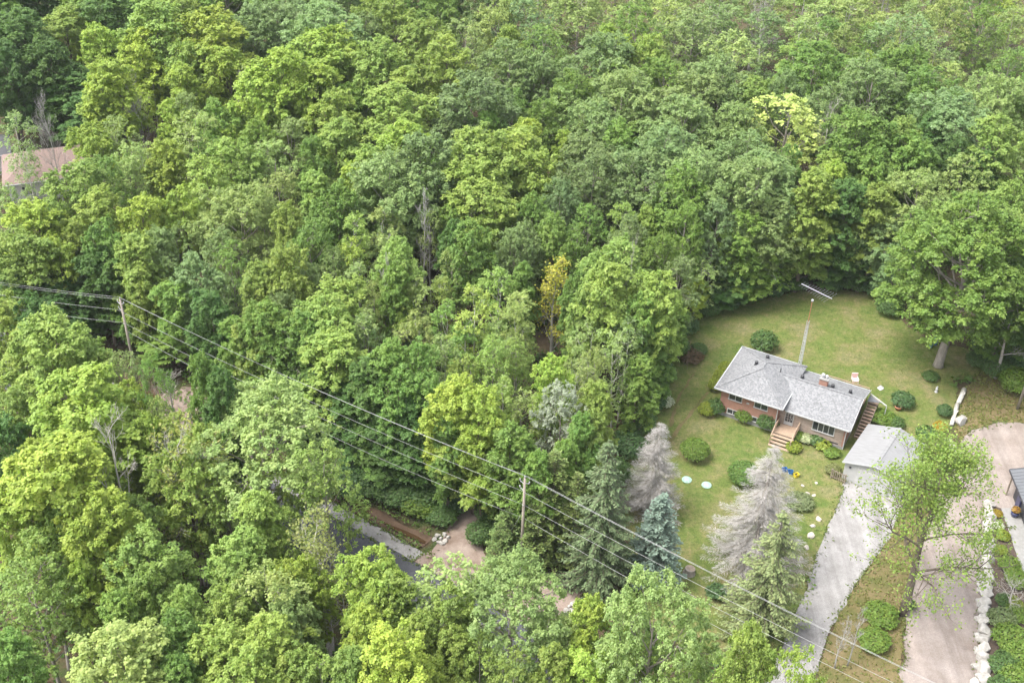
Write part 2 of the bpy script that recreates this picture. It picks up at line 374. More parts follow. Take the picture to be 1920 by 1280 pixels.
# ------------------------------------------------------------------ tree generators
def unit(a): return a/np.maximum(np.linalg.norm(a, axis=-1, keepdims=True), 1e-9)
def cards(C, Nn, L, Wd, rng, fold=.12):
    """leaf-shaped folded quads at C facing Nn, length L and width Wd"""
    n = len(C); r = rng.normal(size=(n,3)); T = unit(np.cross(Nn, r)); B = np.cross(Nn, T)
    L = np.asarray(L).reshape(-1,1)*np.ones((n,1)); Wd = np.asarray(Wd).reshape(-1,1)*np.ones((n,1))
    V = np.stack([C-T*L*.5, C+B*Wd*.5+Nn*Wd*fold+T*L*.06, C+T*L*.5, C-B*Wd*.5+Nn*Wd*fold+T*L*.06], 1).reshape(-1,3)
    F = np.arange(4*n).reshape(n,4)
    return V, F
def dir_cards(C, D, Nn, L, Wd):
    """flat quads along direction D"""
    n = len(C); S = unit(np.cross(D, Nn)); L = np.asarray(L).reshape(-1,1); Wd = np.asarray(Wd).reshape(-1,1)
    V = np.stack([C-S*Wd*.5, C+D*L*.55-S*Wd*.42, C+D*L, C+D*L*.45+S*Wd*.5], 1).reshape(-1,3)
    return V, np.arange(4*n).reshape(n,4)
def fib(n, rng, jit=.25):
    i = np.arange(n)+.5; ph = np.arccos(1-2*i/n); th = math.pi*(1+5**.5)*i+rng.uniform(0,6.28)
    d = np.stack([np.cos(th)*np.sin(ph), np.sin(th)*np.sin(ph), np.cos(ph)], -1)
    return unit(d+rng.normal(size=d.shape)*jit)
def tree_mesh(name, seed, R=4.5, Ht=18., base=5., lobes=14, lr=2.05, cl=30, cr=.68, leaves=125, leaf=.255, flat=.75, taper=.45, bare=.0, sparse=1., bark='bark', tr=.26, droop=.0, fill=.12):
    rng = np.random.default_rng(seed)
    LC = []; LR = []
    for i in range(lobes):
        t = (i+.5)/lobes                                   # bottom to top
        z = base+lr*.5+(Ht-base-lr*.95)*t
        if t < taper: prof = .72+.28*math.sin(t/taper*math.pi/2)
        else: prof = math.sqrt(max(0, 1-((t-taper)/(1-taper))**2.2))
        a = i*2.39996+rng.uniform(-.5,.5); rr = max(0, R-lr*.75)*prof*rng.uniform(.72,1.08)
        if i == lobes-1: rr *= .3
        LC.append((rr*math.cos(a), rr*math.sin(a), z+rng.uniform(-.5,.5))); LR.append(lr*rng.uniform(.72,1.18))
    LC = np.array(LC); LR = np.array(LR)
    CC = []; CN = []; LI = []
    for li in range(lobes):
        k = int(cl*(LR[li]/lr)**2*rng.uniform(.85,1.15)); d = fib(k, rng, .3)
        out = unit(np.array([[LC[li,0], LC[li,1], .0]]))[0]
        keep = (d@out > -.35) | (d[:,2] > .25); keep &= d[:,2] > -.55
        d = d[keep]
        c = LC[li]+d*np.array([1,1,.82])*(LR[li]*rng.uniform(.72,1.12,(len(d),1)))
        CC.append(c); CN.append(unit(d*.8+np.array([0,0,.55])+out*.2)); LI += [li]*len(d)
    CC = np.concatenate(CC); CN = np.concatenate(CN)
    if sparse < 1:
        kp = rng.random(len(CC)) < sparse; CC = CC[kp]; CN = CN[kp]
    P_ = []; Q = []; var = []; SZ = []
    for c, n in zip(CC, CN):
        rr = cr*rng.uniform(.65,1.3); k = int(leaves*(rr/cr)**2*rng.uniform(.8,1.2))
        ns = rng.integers(6, 10); sd_ = unit(rng.normal(size=(ns,3))*np.array([1,1,.75])+n*.8)*rng.uniform(.7,1.35,(ns,1))   # leafy sprays fanning out of the twig
        si = rng.integers(0, ns, k); tt = rng.uniform(.25,1,(k,1)); d = sd_[si]
        p = c+d*np.array([1,1,flat])*rr*tt+rng.normal(size=(k,3))*np.array([1,1,.6])*rr*.21*(1.15-.5*tt)
        h = np.linalg.norm((p-c)[:,:2], axis=1); p[:,2] -= (droop+.12)*h*h/cr
        P_.append(p); Q.append(unit(d*.45+np.array([0,0,.9])+rng.normal(size=(k,3))*.34))
        cv = rng.random(); vv = np.ones((k,4)); vv[:,0] = rng.random(k)*.65+cv*.35; vv[:,1] = np.clip(rng.random(k)*.5+cv*.5,0,1); var.append(vv)
    k = int(sum(map(len, P_))*fill); li = rng.integers(0, lobes, k)
    d = unit(rng.normal(size=(k,3))); P_.append(LC[li]+d*(LR[li]*rng.random(k)**.4*.85)[:,None]); Q.append(unit(rng.normal(size=(k,3))+[0,0,.6]))
    vv = np.ones((k,4)); vv[:,0] = rng.random(k)*.8; vv[:,1] = rng.random(k); var.append(vv)
    P_ = np.concatenate(P_); Q = np.concatenate(Q); var = np.concatenate(var)
    s = leaf*rng.uniform(.7,1.35,len(P_))
    V, F = cards(P_, Q, s, s*.78, rng)
    crown = np_mesh(name+'_crown', V, F, M['leaf'], np.repeat(var, 4, 0))
    # trunk and limbs
    mb = MB(); lean = rng.normal(size=2)*.25
    hs_ = [0, .6, base*.6, base, (base+Ht)*.5, Ht*.86]; rs = [tr*1.5, tr*1.1, tr*.92, tr*.8, tr*.45, tr*.12]
    pts = [(lean[0]*z/Ht*2+rng.normal()*.06, lean[1]*z/Ht*2+rng.normal()*.06, z-(0.3 if z == 0 else 0)) for z in hs_]
    mb.path(pts, rs, 7)
    for c, r_ in zip(LC, LR):
        z0 = max(base*.55, c[2]-r_-.35*math.hypot(c[0],c[1])-.6); tt = min(1, z0/Ht)
        p0 = (lean[0]*tt*2, lean[1]*tt*2, z0); mid = (c[0]*.5, c[1]*.5, z0+(c[2]-z0)*.42)
        b0 = tr*.42*(1-.5*tt)
        mb.path([p0, mid, tuple(c)], [b0, b0*.65, b0*.3], 5, False)
    for j in rng.choice(len(CC), min(len(CC), 70), False):
        c = CC[j]; l = np.argmin(((LC-c)**2).sum(1)); mb.path([tuple(LC[l]), tuple((LC[l]+c)/2+rng.normal(size=3)*.15), tuple(c)], [tr*.12, tr*.08, .015], 3, False)
    return crown, mb.mesh(name+'_trunk', M[bark], True)

def bare_mesh(name, seed, Ht=12., R=3., n1=9, n2=6, n3=5, r0=.16, bark='deadwood', leafy=0, leaf=.28, start=.25, upright=.6, twig=.014):
    rng = np.random.default_rng(seed); tk = MB(); mb = MB()
    lean = rng.normal(size=2)*.35
    tp = lambda t: np.array([lean[0]*t*t*1.5+.12*math.sin(t*7+seed), lean[1]*t*t*1.5, Ht*t])
    tk.path([tuple(tp(t)-[0,0,.3*(t == 0)]) for t in np.linspace(0,.96,9)], [r0*(1.3-1.22*t) for t in np.linspace(0,.96,9)], 7)
    tips = []
    def branch(p, d, L, r, lev, n):
        q = [p]; dd = d.copy()
        for i in range(4):
            dd = unit(dd+rng.normal(size=3)*.16+np.array([0,0,.07])); q.append(q[-1]+dd*L/4)
        mb.path([tuple(x) for x in q], [max(r*(1-.2*i), .008) for i in range(5)], 5 if lev == 1 else 3, False)
        if lev < 3:
            for i in range(n):
                t = rng.uniform(.25,1); j = min(3, int(t*4)); s = q[j]+(q[j+1]-q[j])*(t*4-j)
                side = rng.normal(size=3); side -= dd*(side@dd); nd = unit(dd*.75+unit(side)*.8+np.array([0,0,.12]))
                branch(s, nd, L*rng.uniform(.35,.6), max(r*.42, twig), lev+1, n3)
        else: tips.append(q[-1])
        if lev == 2: tips.append(q[-1])
    for i in range(n1):
        t = start+(1-start)*(i+.3)/n1; a = i*2.4+rng.uniform(-.4,.4)
        d = unit(np.array([math.cos(a), math.sin(a), upright+t*.5])); L = R*(1.25-.75*t)*rng.uniform(.75,1.25)
        branch(tp(min(t,.95)), d, L, r0*.5*(1.1-t*.75), 1, n2)
    cm = None
    if leafy:
        tips = np.array(tips); j = rng.integers(0, len(tips), leafy); P_ = tips[j]+rng.normal(size=(leafy,3))*.32
        s = leaf*rng.uniform(.7,1.3,leafy); V, F = cards(P_, unit(rng.normal(size=(leafy,3))*.6+[0,0,.7]), s, s*.75, rng)
        var = np.ones((leafy,4)); var[:,0] = rng.random(leafy); var[:,1] = rng.random(leafy)
        cm = np_mesh(name+'_crown', V, F, M['leaf'], np.repeat(var,4,0))
    return tk.mesh(name+'_trunk', M[bark], True), mb.mesh(name+'_branches', M[bark], True), cm

def conifer_mesh(name, seed, Ht=14., R=3., whorls=30, per=8, mode='spruce', base=.06, shape=.85, gap=0.):
    """spruce or cedar: whorls of drooping boughs set with needle sprays"""
    rng = np.random.default_rng(seed); tk = MB(); bo = tk
    tk.path([(0,0,-.3),(0,0,.3),(.05,0,Ht*.5),(0,.03,Ht*.99)], [R*.075, R*.06, R*.034, .012], 7)
    C = []; D = []; Nn = []; L = []; Wd = []; var = []
    for wI in range(whorls):
        t = (wI+.5)/whorls; z = Ht*(base+(1-base)*t); RL = R*(1-t)**shape+.12
        k = max(3, int(per*(1-.45*t)))
        for b in range(k):
            if rng.random() < gap: continue
            a = rng.uniform(0,6.283)+b*6.283/k; ln = RL*rng.uniform(.72,1.12); zz = z+rng.uniform(-.15,.15)
            h = np.array([math.cos(a), math.sin(a), 0]); side = np.array([-h[1], h[0], 0])
            ns = max(3, int(ln/.2)); u = np.linspace(.12,1,ns)
            if mode == 'cedar': dz = u*ln*.35-.15*u*u*ln
            elif mode == 'blue': dz = -.06*ln*u+.12*ln*u*u
            else: dz = -.42*ln*u+.26*ln*u*u
            pts = h*(u*ln)[:,None]+np.array([0,0,1])*(zz+dz)[:,None]
            bo.path([(0,0,zz), tuple(pts[len(pts)//2]), tuple(pts[-1])], [.035*ln/R+.014, .022*ln/R+.012, .008], 3, False)
            reps = {'spruce': 5, 'blue': 6, 'cedar': 5, 'dead': 11}[mode]
            for r_ in range(reps):
                s = rng.choice([-1,1], ns)[:,None]*rng.uniform(.3,1,(ns,1))
                d = unit(h*rng.uniform(.35,1,(ns,1))+side*s*1.0+np.array([0,0,-1])*{'spruce': .42, 'blue': .05, 'cedar': -.4, 'dead': .12}[mode]*rng.uniform(.3,1.6,(ns,1)))
                wid = (1-u*.6)[:,None]*.12*ln
                C.append(pts+side*s*wid*rng.random((ns,1))+rng.normal(size=(ns,3))*.05); D.append(d)
                up = unit(np.array([0,0,1.])+rng.normal(size=(ns,3))*(.3 if mode != 'dead' else 1.)); Nn.append(up)
                ll = {'spruce': .42, 'blue': .34, 'cedar': .36, 'dead': .55}[mode]*rng.uniform(.6,1.25,ns)*(1.15-.5*u); L.append(ll)
                Wd.append({'spruce': .15, 'blue': .17, 'cedar': .17, 'dead': .022}[mode]*rng.uniform(.7,1.3,ns))
                vv = np.ones((ns,4)); vv[:,0] = rng.random(ns)*.7+.3*u; vv[:,1] = rng.random(ns); var.append(vv)
    C = np.concatenate(C); D = np.concatenate(D); Nn = np.concatenate(Nn); L = np.concatenate(L); Wd = np.concatenate(Wd); var = np.concatenate(var)
    V, F = dir_cards(C, D, Nn, L, Wd)
    cm = np_mesh(name+'_crown', V, F, M['deadtwig'] if mode == 'dead' else M['needle'], np.repeat(var,4,0))
    return tk.mesh(name+'_trunk', M['bark_grey' if mode == 'dead' else 'bark'], True), cm

def shrub_mesh(name, seed, R=1.3, Ht=2., n=2600, leaf=.15, lump=.12, spiky=0.):
    rng = np.random.default_rng(seed); d = unit(rng.normal(size=(n,3))); d[:,2] = np.abs(d[:,2])*1.0-.22*rng.random(n)
    d = unit(d); bl = fib(26, rng); amp = 1+lump*(np.max(d@bl.T, axis=1)*2.5-2.2)
    p = d*np.array([R,R,Ht*.5])*(amp*rng.uniform(.72,1.03,n))[:,None]; p[:,2] += Ht*.46; p[:,2] = np.maximum(p[:,2], .03)
    nn = unit(d*.7+np.array([0,0,.5])+rng.normal(size=(n,3))*.4)
    s = leaf*rng.uniform(.7,1.35,n); V, F = cards(p, nn, s, s*.7, rng)
    var = np.ones((n,4)); var[:,0] = rng.random(n); var[:,1] = rng.random(n)
    fm = np_mesh(name+'_foliage', V, F, M['leaf'], np.repeat(var,4,0))
    mb = MB()
    for i in range(7):
        a = i*.9; mb.path([(0,0,-.1),(R*.3*math.cos(a),R*.3*math.sin(a),Ht*.35),(R*.6*math.cos(a),R*.6*math.sin(a),Ht*.72)], [.05,.03,.012], 4, False)
    return fm, mb.mesh(name+'_stems', M['bark'], True)

LIB = {
 'M': [tree_mesh('maple%d'%i, 100+i) for i in range(6)],
 'T': [tree_mesh('tallmaple%d'%i, 140+i, R=3.6, Ht=18, base=3.2, lobes=15, lr=1.7, taper=.3) for i in range(3)],
 'O': [tree_mesh('oak%d'%i, 200+i, R=5.2, Ht=17.5, base=6, lobes=18, lr=1.85, cl=37, cr=.56, leaves=84, leaf=.22, flat=.8, taper=.5, bark='bark_grey') for i in range(5)],
 'A': [tree_mesh('aspen%d'%i, 300+i, R=2.3, Ht=15, base=4., lobes=11, lr=1.15, cl=22, cr=.48, leaves=48, leaf=.2, taper=.3, bark='bark_pale', tr=.15, sparse=.85, flat=1.) for i in range(3)],
 'P': [tree_mesh('ash%d'%i, 330+i, R=3.8, Ht=16, base=5., lobes=14, lr=1.45, cl=24, cr=.5, leaves=50, leaf=.21, taper=.35, bark='bark_grey', tr=.18, sparse=.85, flat=.9) for i in range(4)],
 'W': [tree_mesh('birch%d'%i, 360+i, R=2.6, Ht=15, base=4.5, lobes=12, lr=1.1, cl=20, cr=.5, leaves=26, leaf=.22, taper=.35, bark='bark_pale', tr=.12, sparse=.75, flat=1.1, droop=.35) for i in range(2)],
 'H': [tree_mesh('hero', 400, R=8., Ht=22, base=6.2, lobes=34, lr=2.5, cl=38, cr=.74, leaves=105, leaf=.26, taper=.4, bark='bark_grey', tr=.5)],
 'B': [tree_mesh('walnut', 420, R=6.5, Ht=18, base=5.5, lobes=26, lr=2.0, cl=38, cr=.60, leaves=84, leaf=.215, flat=.8, taper=.5, bark='bark_grey', tr=.36)],
 'K': [tree_mesh('thin%d'%i, 440+i, R=3.8, Ht=15, base=7., lobes=15, lr=1.35, cl=24, cr=.52, leaves=46, leaf=.23, taper=.3, bark='bark_grey', tr=.2, sparse=.75, fill=.04) for i in range(2)],
}
CANON = {'M': (4.5,18.,.70), 'T': (3.6,18.,.62), 'O': (5.2,17.5,.72), 'A': (2.3,15.,.66), 'P': (3.8,16.,.68), 'W': (2.6,15.,.64), 'H': (8.,22.,.58), 'B': (6.5,18.,.68), 'K': (3.8,15.,.72)}
KW = {'M': ('maple_tree','maple tree'), 'T': ('maple_tree','tall maple tree'), 'O': ('oak_tree','broad oak tree'), 'A': ('aspen_tree','slender aspen'), 'P': ('ash_tree','fine-leaved ash tree'), 'W': ('birch_tree','pale-stemmed birch'), 'H': ('maple_tree','huge maple'), 'B': ('walnut_tree','wide walnut tree'), 'K': ('thin_tree','thin-leaved tree with stems showing')}
COLR = {'Y': ((.266,.334,.062),'lime yellow'), 'L': ((0.221,0.288,0.068),'fresh light green'), 'G': ((0.160,0.240,0.054),'mid green'), 'D': ((0.095,0.161,0.043),'dark green'),
        'O': ((0.194,0.257,0.093),'olive'), 'S': ((.259,.288,.215),'silvery'), 'K': ((0.384,0.413,0.124),'golden yellow'), 'P': ((.246,.306,.100),'pale green'), 'B': ((0.174,0.238,0.094),'bluish green')}
# ------------------------------------------------------------------ the wood: x y (crown centre in the photograph) width kind+colour [height]
TREES = '''
-10 -62 130 MG,110 -60 130 MD,230 -62 120 MG,350 -60 120 ML,470 -60 120 OG,590 -60 120 OO,710 -60 120 OG,830 -60 120 OO,950 -60 110 OP,1060 -60 110 PP,1160 -60 100 PP,1260 -60 100 PO,1360 -60 100 AP,1460 -60 100 PP,1560 -60 100 PG,1660 -60 100 PP,1760 -60 100 PP,1860 -60 100 PG,-20 -10 120 MG,60 -25 120 MD,140 -22 110 MG,230 -25 110 MG,330 -25 100 ML,420 -22 110 OG,520 -20 110 OG,620 -18 110 OO,720 -20 100 OG,820 -22 100 OG,920 -18 100 OO,1010 -18 100 OP,1100 -20 90 PP,1190 -22 90 AP,1270 -22 80 AP,1350 -22 90 AO,1430 -20 90 AP,1520 -22 80 AP,1600 -20 80 AP,1680 -20 80 AP,1760 -20 90 PP,1840 -20 90 PG,1930 -20 90 PP
38 62 115 MD,117 52 100 ML,56 140 120 MD:13,130 165 105 TD:13,10 165 90 MD:12,178 70 72 MY,203 146 92 TY,285 45 120 ML,262 92 92 MY,322 18 85 ML,395 62 130 MY,476 55 105 OB,422 125 98 MY,482 167 105 MY,346 110 75 ML,208 22 105 MD,255 20 80 MG,338 146 62 TY,280 138 40 AY,160 10 80 MG,5 60 90 MD,5 115 90 MD,90 110 90 MD,160 200 80 TD:12
29 228 62 WO,40 276 44 WO,168 262 80 MY,215 250 80 PP,318 210 58 MY,312 290 75 TY,362 242 92 PP,402 215 75 MG,432 300 100 ML,345 196 60 PO,182 198 70 ML,252 186 60 KY,242 302 72 PP,430 252 50 KY,480 250 70 MG,385 275 60 PG,275 290 60 PP,195 320 70 PG
510 40 110 OB,604 55 150 OO,683 70 92 OO,623 92 112 MY,585 118 130 MY,528 138 115 MY,592 166 112 MY,693 28 75 ML,740 32 82 ML,785 72 92 ML,835 112 98 ML,702 120 112 ML,757 160 82 TL,876 68 92 PO,935 37 92 OP,820 22 92 OG,955 76 62 ML,950 126 112 OO,878 190 140 OB,962 202 84 OG,742 206 132 ML,630 210 94 ML,634 258 84 TL,752 272 110 MY,786 304 124 MO,897 290 132 ML,962 284 122 ML,553 192 74 KY,505 300 92 PP,585 288 66 MG,652 182 66 MG,840 248 84 OB,560 30 90 OB,545 250 80 PO,690 300 70 TL,912 240 70 MG
985 32 92 OB,1085 36 120 PP,1140 66 52 TY,1166 88 50 TY,1195 45 92 OG,1222 92 72 ML,1298 70 132 OO,1025 86 102 OG,1127 116 140 OO,1000 132 92 OO,1158 148 88 ML,1246 147 102 OG,1350 148 122 OO,1382 106 112 OP,1272 22 62 AP,1366 32 62 AO,1246 14 60 AP,1168 188 142 OO,1298 190 142 OO,1418 178 74 ML,1070 170 92 OG,1060 208 92 OP,1120 226 102 OO,986 260 84 MY,1060 264 44 TY,1103 288 102 OB,1158 256 74 MG,1202 248 64 MG,1293 234 132 OO,1390 234 102 OP,1246 300 142 OO,1403 300 132 OO,1015 225 80 OG,1330 30 60 AO,1210 190 80 OO
1445 42 66 AO,1545 22 70 AP,1510 60 72 AP,1600 26 72 AP,1720 32 84 PP,1782 34 84 PP,1850 42 84 PG,1905 45 80 PP,1885 10 50 AY,1660 40 60 AP,1693 70 130 OB,1498 88 58 AL,1680 96 60 PP,1702 130 112 OG,1758 100 82 PB,1792 146 76 PP,1900 120 84 PG,1628 114 36 AY,1537 130 132 OG,1477 166 74 OO,1475 222 124 KK,1566 200 102 OB,1640 156 122 OO,1745 172 122 OG,1785 228 150 OB,1876 186 112 OP,1615 250 120 MG,1692 258 94 ML,1755 245 80 MD,1878 260 112 ML,1540 270 30 AK,1450 322 102 OO,1712 292 92 MG,1795 292 90 MD,1560 312 64 TL,1580 80 70 PP,1840 165 70 PP,1600 120 70 OG,1910 220 70 OG,1640 65 60 PG,1560 50 50 AG,1860 80 60 PP
140 348 120 ML,182 388 92 ML,50 408 84 PP,66 420 112 MY,30 472 112 ML,96 472 74 MY,142 440 66 ML,265 408 98 MY,250 470 84 TL,338 386 74 MY,334 444 62 KP,443 398 142 BP,193 448 74 MG,182 496 92 MD,362 508 84 MB,312 504 62 PO,482 522 74 TL,330 560 84 MG,418 536 56 KO,390 576 74 MD,26 535 100 MD,104 560 100 MD,146 528 90 MD,172 582 84 MD,-5 600 110 ML,262 528 50 ML,480 604 84 MG,242 328 62 PP,383 336 92 ML,448 328 74 PL,60 595 90 MD,250 590 70 MG,410 455 70 PO,300 450 60 TO,5 380 80 PP,100 410 70 ML,430 480 70 PG
590 345 64 TL,527 352 84 PP,493 406 72 PP,636 374 84 MG,727 338 142 OO,662 326 62 MY,805 322 74 OG,897 342 122 ML,910 388 112 ML,537 410 62 TL,584 444 92 PG,667 426 58 AL,722 410 58 AP,727 448 52 AP,803 412 50 WP,657 463 50 AY,623 496 64 PP,743 482 84 ML,742 524 62 TG,532 504 92 ML,574 522 62 OB,675 514 54 AP,626 562 104 ML,610 602 112 ML,527 574 64 OB,502 608 84 MG,756 578 46 KY,845 488 64 PP,883 456 84 MG,928 522 58 AL,889 574 78 AL,834 588 54 AG,826 542 44 AL,962 456 74 OB,970 574 62 AP,683 608 54 AP,700 550 54 PP,780 540 60 AP,600 400 60 PG,690 380 60 MG,770 370 70 OG,850 400 60 MG,560 470 60 PG,780 605 60 AP,650 545 50 PG,850 440 60 MD
1111 324 102 OB,1000 322 94 ML,1220 334 132 OO,1306 328 132 OO,1285 362 110 OG,1415 342 132 OO,1142 366 64 PG,1168 396 48 AL,1215 410 54 ML,1038 426 54 TL,1103 412 74 PG,1085 448 74 PG,983 446 74 OB,1181 446 74 OB,1241 468 74 OG,1160 498 120 ML,1142 545 120 ML,1235 550 100 ML,1280 508 74 PB,1316 505 64 WP,1306 532 38 TY,1285 418 84 OG,1345 412 84 OB,1390 430 84 MG,980 516 50 TG,1088 530 60 MG,975 584 46 AP,1103 566 64 TL,1095 608 56 WP,1176 612 62 WO,1403 482 84 TG,1377 521 74 TD,1442 500 84 WG,1343 550 46 WG,1262 580 64 MG,1298 590 40 TL,1050 370 80 OB,1060 480 60 PG,1000 390 70 MG,1345 340 80 OB,1205 580 70 MG
1446 340 130 OO,1452 412 112 OO,1446 470 100 WG,1532 350 84 TL,1522 430 84 TL,1568 326 60 TY,1590 430 74 WP,1592 368 84 TD,1650 374 74 TL,1722 368 130 OP,1668 430 96 OB,1810 335 112 OP,1902 378 100 ML,1640 330 80 MG,1480 300 60 MG,1690 470 90 OB,1560 470 70 TD,1620 470 70 TD,1640 300 80 MG,1850 310 80 MD
1985 700 110 MG,2040 640 130 ML,2090 760 120 MG,2110 560 120 OO,2010 500 110 OG,2000 380 110 OO,2080 450 110 OB,1995 280 110 OO,2060 330 110 OG,1985 180 100 PP,2050 220 100 OP,1985 90 90 PP,2060 120 90 PG,2160 660 130 OG,2190 480 120 OO,2150 380 120 MG,2140 860 130 ML,1775 500 225 HG:21,1905 440 110 ML,1915 520 90 MD,1890 590 74 TG:9,1935 590 80 TG:9
326 640 112 MG,487 616 94 ML,534 648 104 PG,456 690 130 PG,625 665 112 TL,683 622 62 PO,282 692 64 PG,225 690 84 PO,292 778 64 PP,486 828 245 BP:16,526 726 84 TD,590 725 84 TD,318 815 102 PL,340 880 122 ML,270 812 74 MY,604 868 116 PL,720 842 90 TG:12,655 745 90 TD,395 640 80 MD,410 720 70 TD,575 610 70 TG,440 620 70 MG,665 790 80 TD,375 690 60 TG
85 645 150 ML,152 662 90 ML,22 712 110 PL,152 772 190 MY,238 745 74 MY,8 815 90 MD,110 895 200 MY,33 932 124 MY,62 862 90 MY,176 985 142 MY,250 968 84 ML,270 1052 132 ML,66 1052 132 PL,52 1110 152 PL,275 1112 90 ML,345 1140 94 ML,218 1142 84 TG,222 1248 190 MP,8 1225 90 TG,150 1075 60 TY,420 930 90 PL,500 900 100 PL,380 830 80 ML,480 960 90 TL,330 1190 90 TG,30 765 90 ML,190 850 90 MY,330 1260 80 TG,100 990 80 ML
452 1037 112 ML,442 1090 104 ML,545 1082 84 MY,570 1075 82 MY,700 1082 124 MY,500 1120 140 PP,544 1118 80 PG,424 1154 110 ML,533 1166 104 MP,413 1220 130 ML,500 1210 140 ML,467 1264 122 ML,730 1122 112 ML,697 1176 102 MY,735 1238 140 MY,658 1252 90 TL,600 1266 90 PL,530 990 80 PL,790 1180 80 TL,560 1250 80 ML
845 1086 130 WP,845 1146 92 ML,966 1140 200 BP,1108 1150 78 TY,1065 1188 90 PP,1240 1162 190 BP,1412 1210 92 ML,900 1236 100 PL,965 1262 100 PL,1100 1268 110 MY,1200 1246 110 PL,1300 1252 110 PL,790 1274 80 MY,1500 1262 110 PY,1040 1245 80 TL,1360 1262 80 PL,850 1210 80 TL,1165 1215 80 PL,790 1110 80 WP
1052 762 96 PS:15,856 750 110 MY,905 772 100 MY,985 758 66 WP,940 740 70 AL,890 850 140 ML,1122 742 68 TL,1116 800 60 TL,786 672 84 MG,752 724 92 MG,806 738 84 PG,730 672 84 MG,830 652 64 AP,870 686 56 AL,922 670 84 PL,966 660 74 PL,1036 700 70 MY,1090 692 66 WP,1104 622 64 WP,1163 648 72 WO,1117 672 50 PP,726 792 84 TD,766 778 84 TD,728 856 84 TD,780 842 84 TD,1205 690 60 TG,1232 640 60 TG,930 620 60 AP,870 620 60 AG,960 830 90 TG,1010 870 60 TG,690 700 80 TD,840 800 60 TG,1060 850 60 TG,1090 800 50 TG,1040 710 60 PG
'''
ZONES = [((60,60),'at the top left corner'),((330,50),'on the top edge, left third'),((60,170),'in the dark corner above the brown roof'),((200,180),'above the fine grey dead tree'),((380,160),'just above the dead white trunk'),
 ((560,60),'along the top edge left of centre'),((590,150),'in the big lime patch left of centre'),((780,60),'along the top edge near the middle'),((740,200),'in the upper middle'),((900,130),'right of the upper middle lime trees'),
 ((1030,60),'along the top edge just past the middle'),((1200,70),'along the top edge around the lime spire'),((1390,60),'along the top edge right of middle'),((1550,50),'along the top edge above the golden tree'),((1740,50),'along the top edge toward the right'),((1880,80),'at the top right corner'),
 ((1060,220),'behind the upper centre canopy'),((1250,180),'in the upper right oak canopy'),((1400,220),'just left of the golden tree'),((1570,190),'just right of the golden tree'),((1720,170),'in the far right upper canopy'),((1870,240),'at the right edge above the huge maple'),((1660,290),'behind the lawn maple toward the top'),
 ((60,260),'around the brown roof'),((170,280),'just right of the brown roof'),((300,270),'around the fine grey dead tree'),((430,280),'around the dead white trunk'),((100,420),'on the left below the brown roof'),((270,430),'above the left utility pole'),((420,420),'right of and above the left utility pole'),((120,550),'behind the wires left of the left pole'),((330,560),'close behind the left utility pole'),((440,540),'down the slope right of the left pole'),
 ((560,320),'left of centre below the lime patch'),((720,330),'in the middle above the aspens'),((890,340),'in the middle below the grey-green oaks'),((560,460),'left of the centre aspens'),((690,450),'among the centre aspens'),((780,440),'by the bare stems at the centre'),((600,570),'left of centre in the young wood'),((730,570),'at the centre of the young wood'),((870,540),'right of the centre aspens'),((960,470),'left of the yellow half-dead birch'),
 ((1010,350),'well above the yellow half-dead birch'),((1110,420),'above and right of the yellow half-dead birch'),((1150,520),'right of the yellow half-dead birch'),((1250,350),'in the oak grove behind the lawn'),((1260,480),'at the wood corner left of the lawn'),((1370,380),'in the grove behind the antenna'),((1330,540),'at the far left lawn edge'),((1430,480),'at the lawn back edge left of the antenna'),((1560,400),'behind the antenna'),((1700,400),'behind the huge lawn maple'),((1860,360),'right of and behind the huge lawn maple'),((1900,560),'at the right edge beside the huge maple'),((1670,530),'at the back edge of the lawn'),
 ((300,660),'just right of the left utility pole'),((470,650),'under the wires right of the left pole'),((620,680),'under the wires at mid span'),((210,690),'at the foot of the left pole'),((60,680),'at the left edge below the wires'),((160,780),'around the big lime maple at left'),((300,800),'beside the white dead shrub'),((480,800),'around the wide walnut'),((640,800),'right of the wide walnut'),((720,830),'on the lot behind the road'),
 ((60,880),'at the left edge in the lime group'),((180,940),'around the bare white crown'),((330,900),'right of the bare white crown'),((60,1080),'at the lower left edge'),((250,1080),'left of the half-dead tree'),((350,1150),'below the half-dead tree'),((200,1230),'at the bottom left'),((440,1040),'right of the half-dead tree'),((520,940),'by the road left of the ditch'),((590,1050),'on the near side of the road'),((440,1180),'in the bottom left crowd'),((560,1200),'left of the vine-clad dead trunk'),((720,1150),'right of the vine-clad dead trunk'),((720,1250),'at the bottom edge left of centre'),
 ((840,1110),'in front of the dirt track'),((960,1130),'in front of the centre pole'),((1110,1150),'in front of the dark spruce'),((900,1240),'at the bottom edge at the middle'),((1080,1240),'at the bottom edge right of middle'),((1250,1190),'below the tree stump'),((1450,1240),'at the bottom by the gravel driveway'),
 ((780,690),'in the left half of the lot'),((870,760),'behind the centre utility pole'),((960,680),'in the middle of the lot'),((1060,650),'below the yellow half-dead birch'),((1050,760),'beside the silvery tree'),((1150,680),'in the right half of the lot'),((1210,660),'along the wood edge left of the house'),((960,850),'right behind the centre utility pole')]
WOODLAND = []
PA = at(229, 562, 11.8); LEND = at(-260, 497, 10.5)
def wire_y(x): return float(np.interp(x, [-260,231,980,1700], [497,558,895,1280]))
def wire_off(p, x):
    if x > 231: return float((p[:2]-PC[:2])@RN)
    d = (PA-LEND)[:2]; d = d/np.linalg.norm(d); return float((p[:2]-PA[:2])@np.array([d[1], -d[0]]))
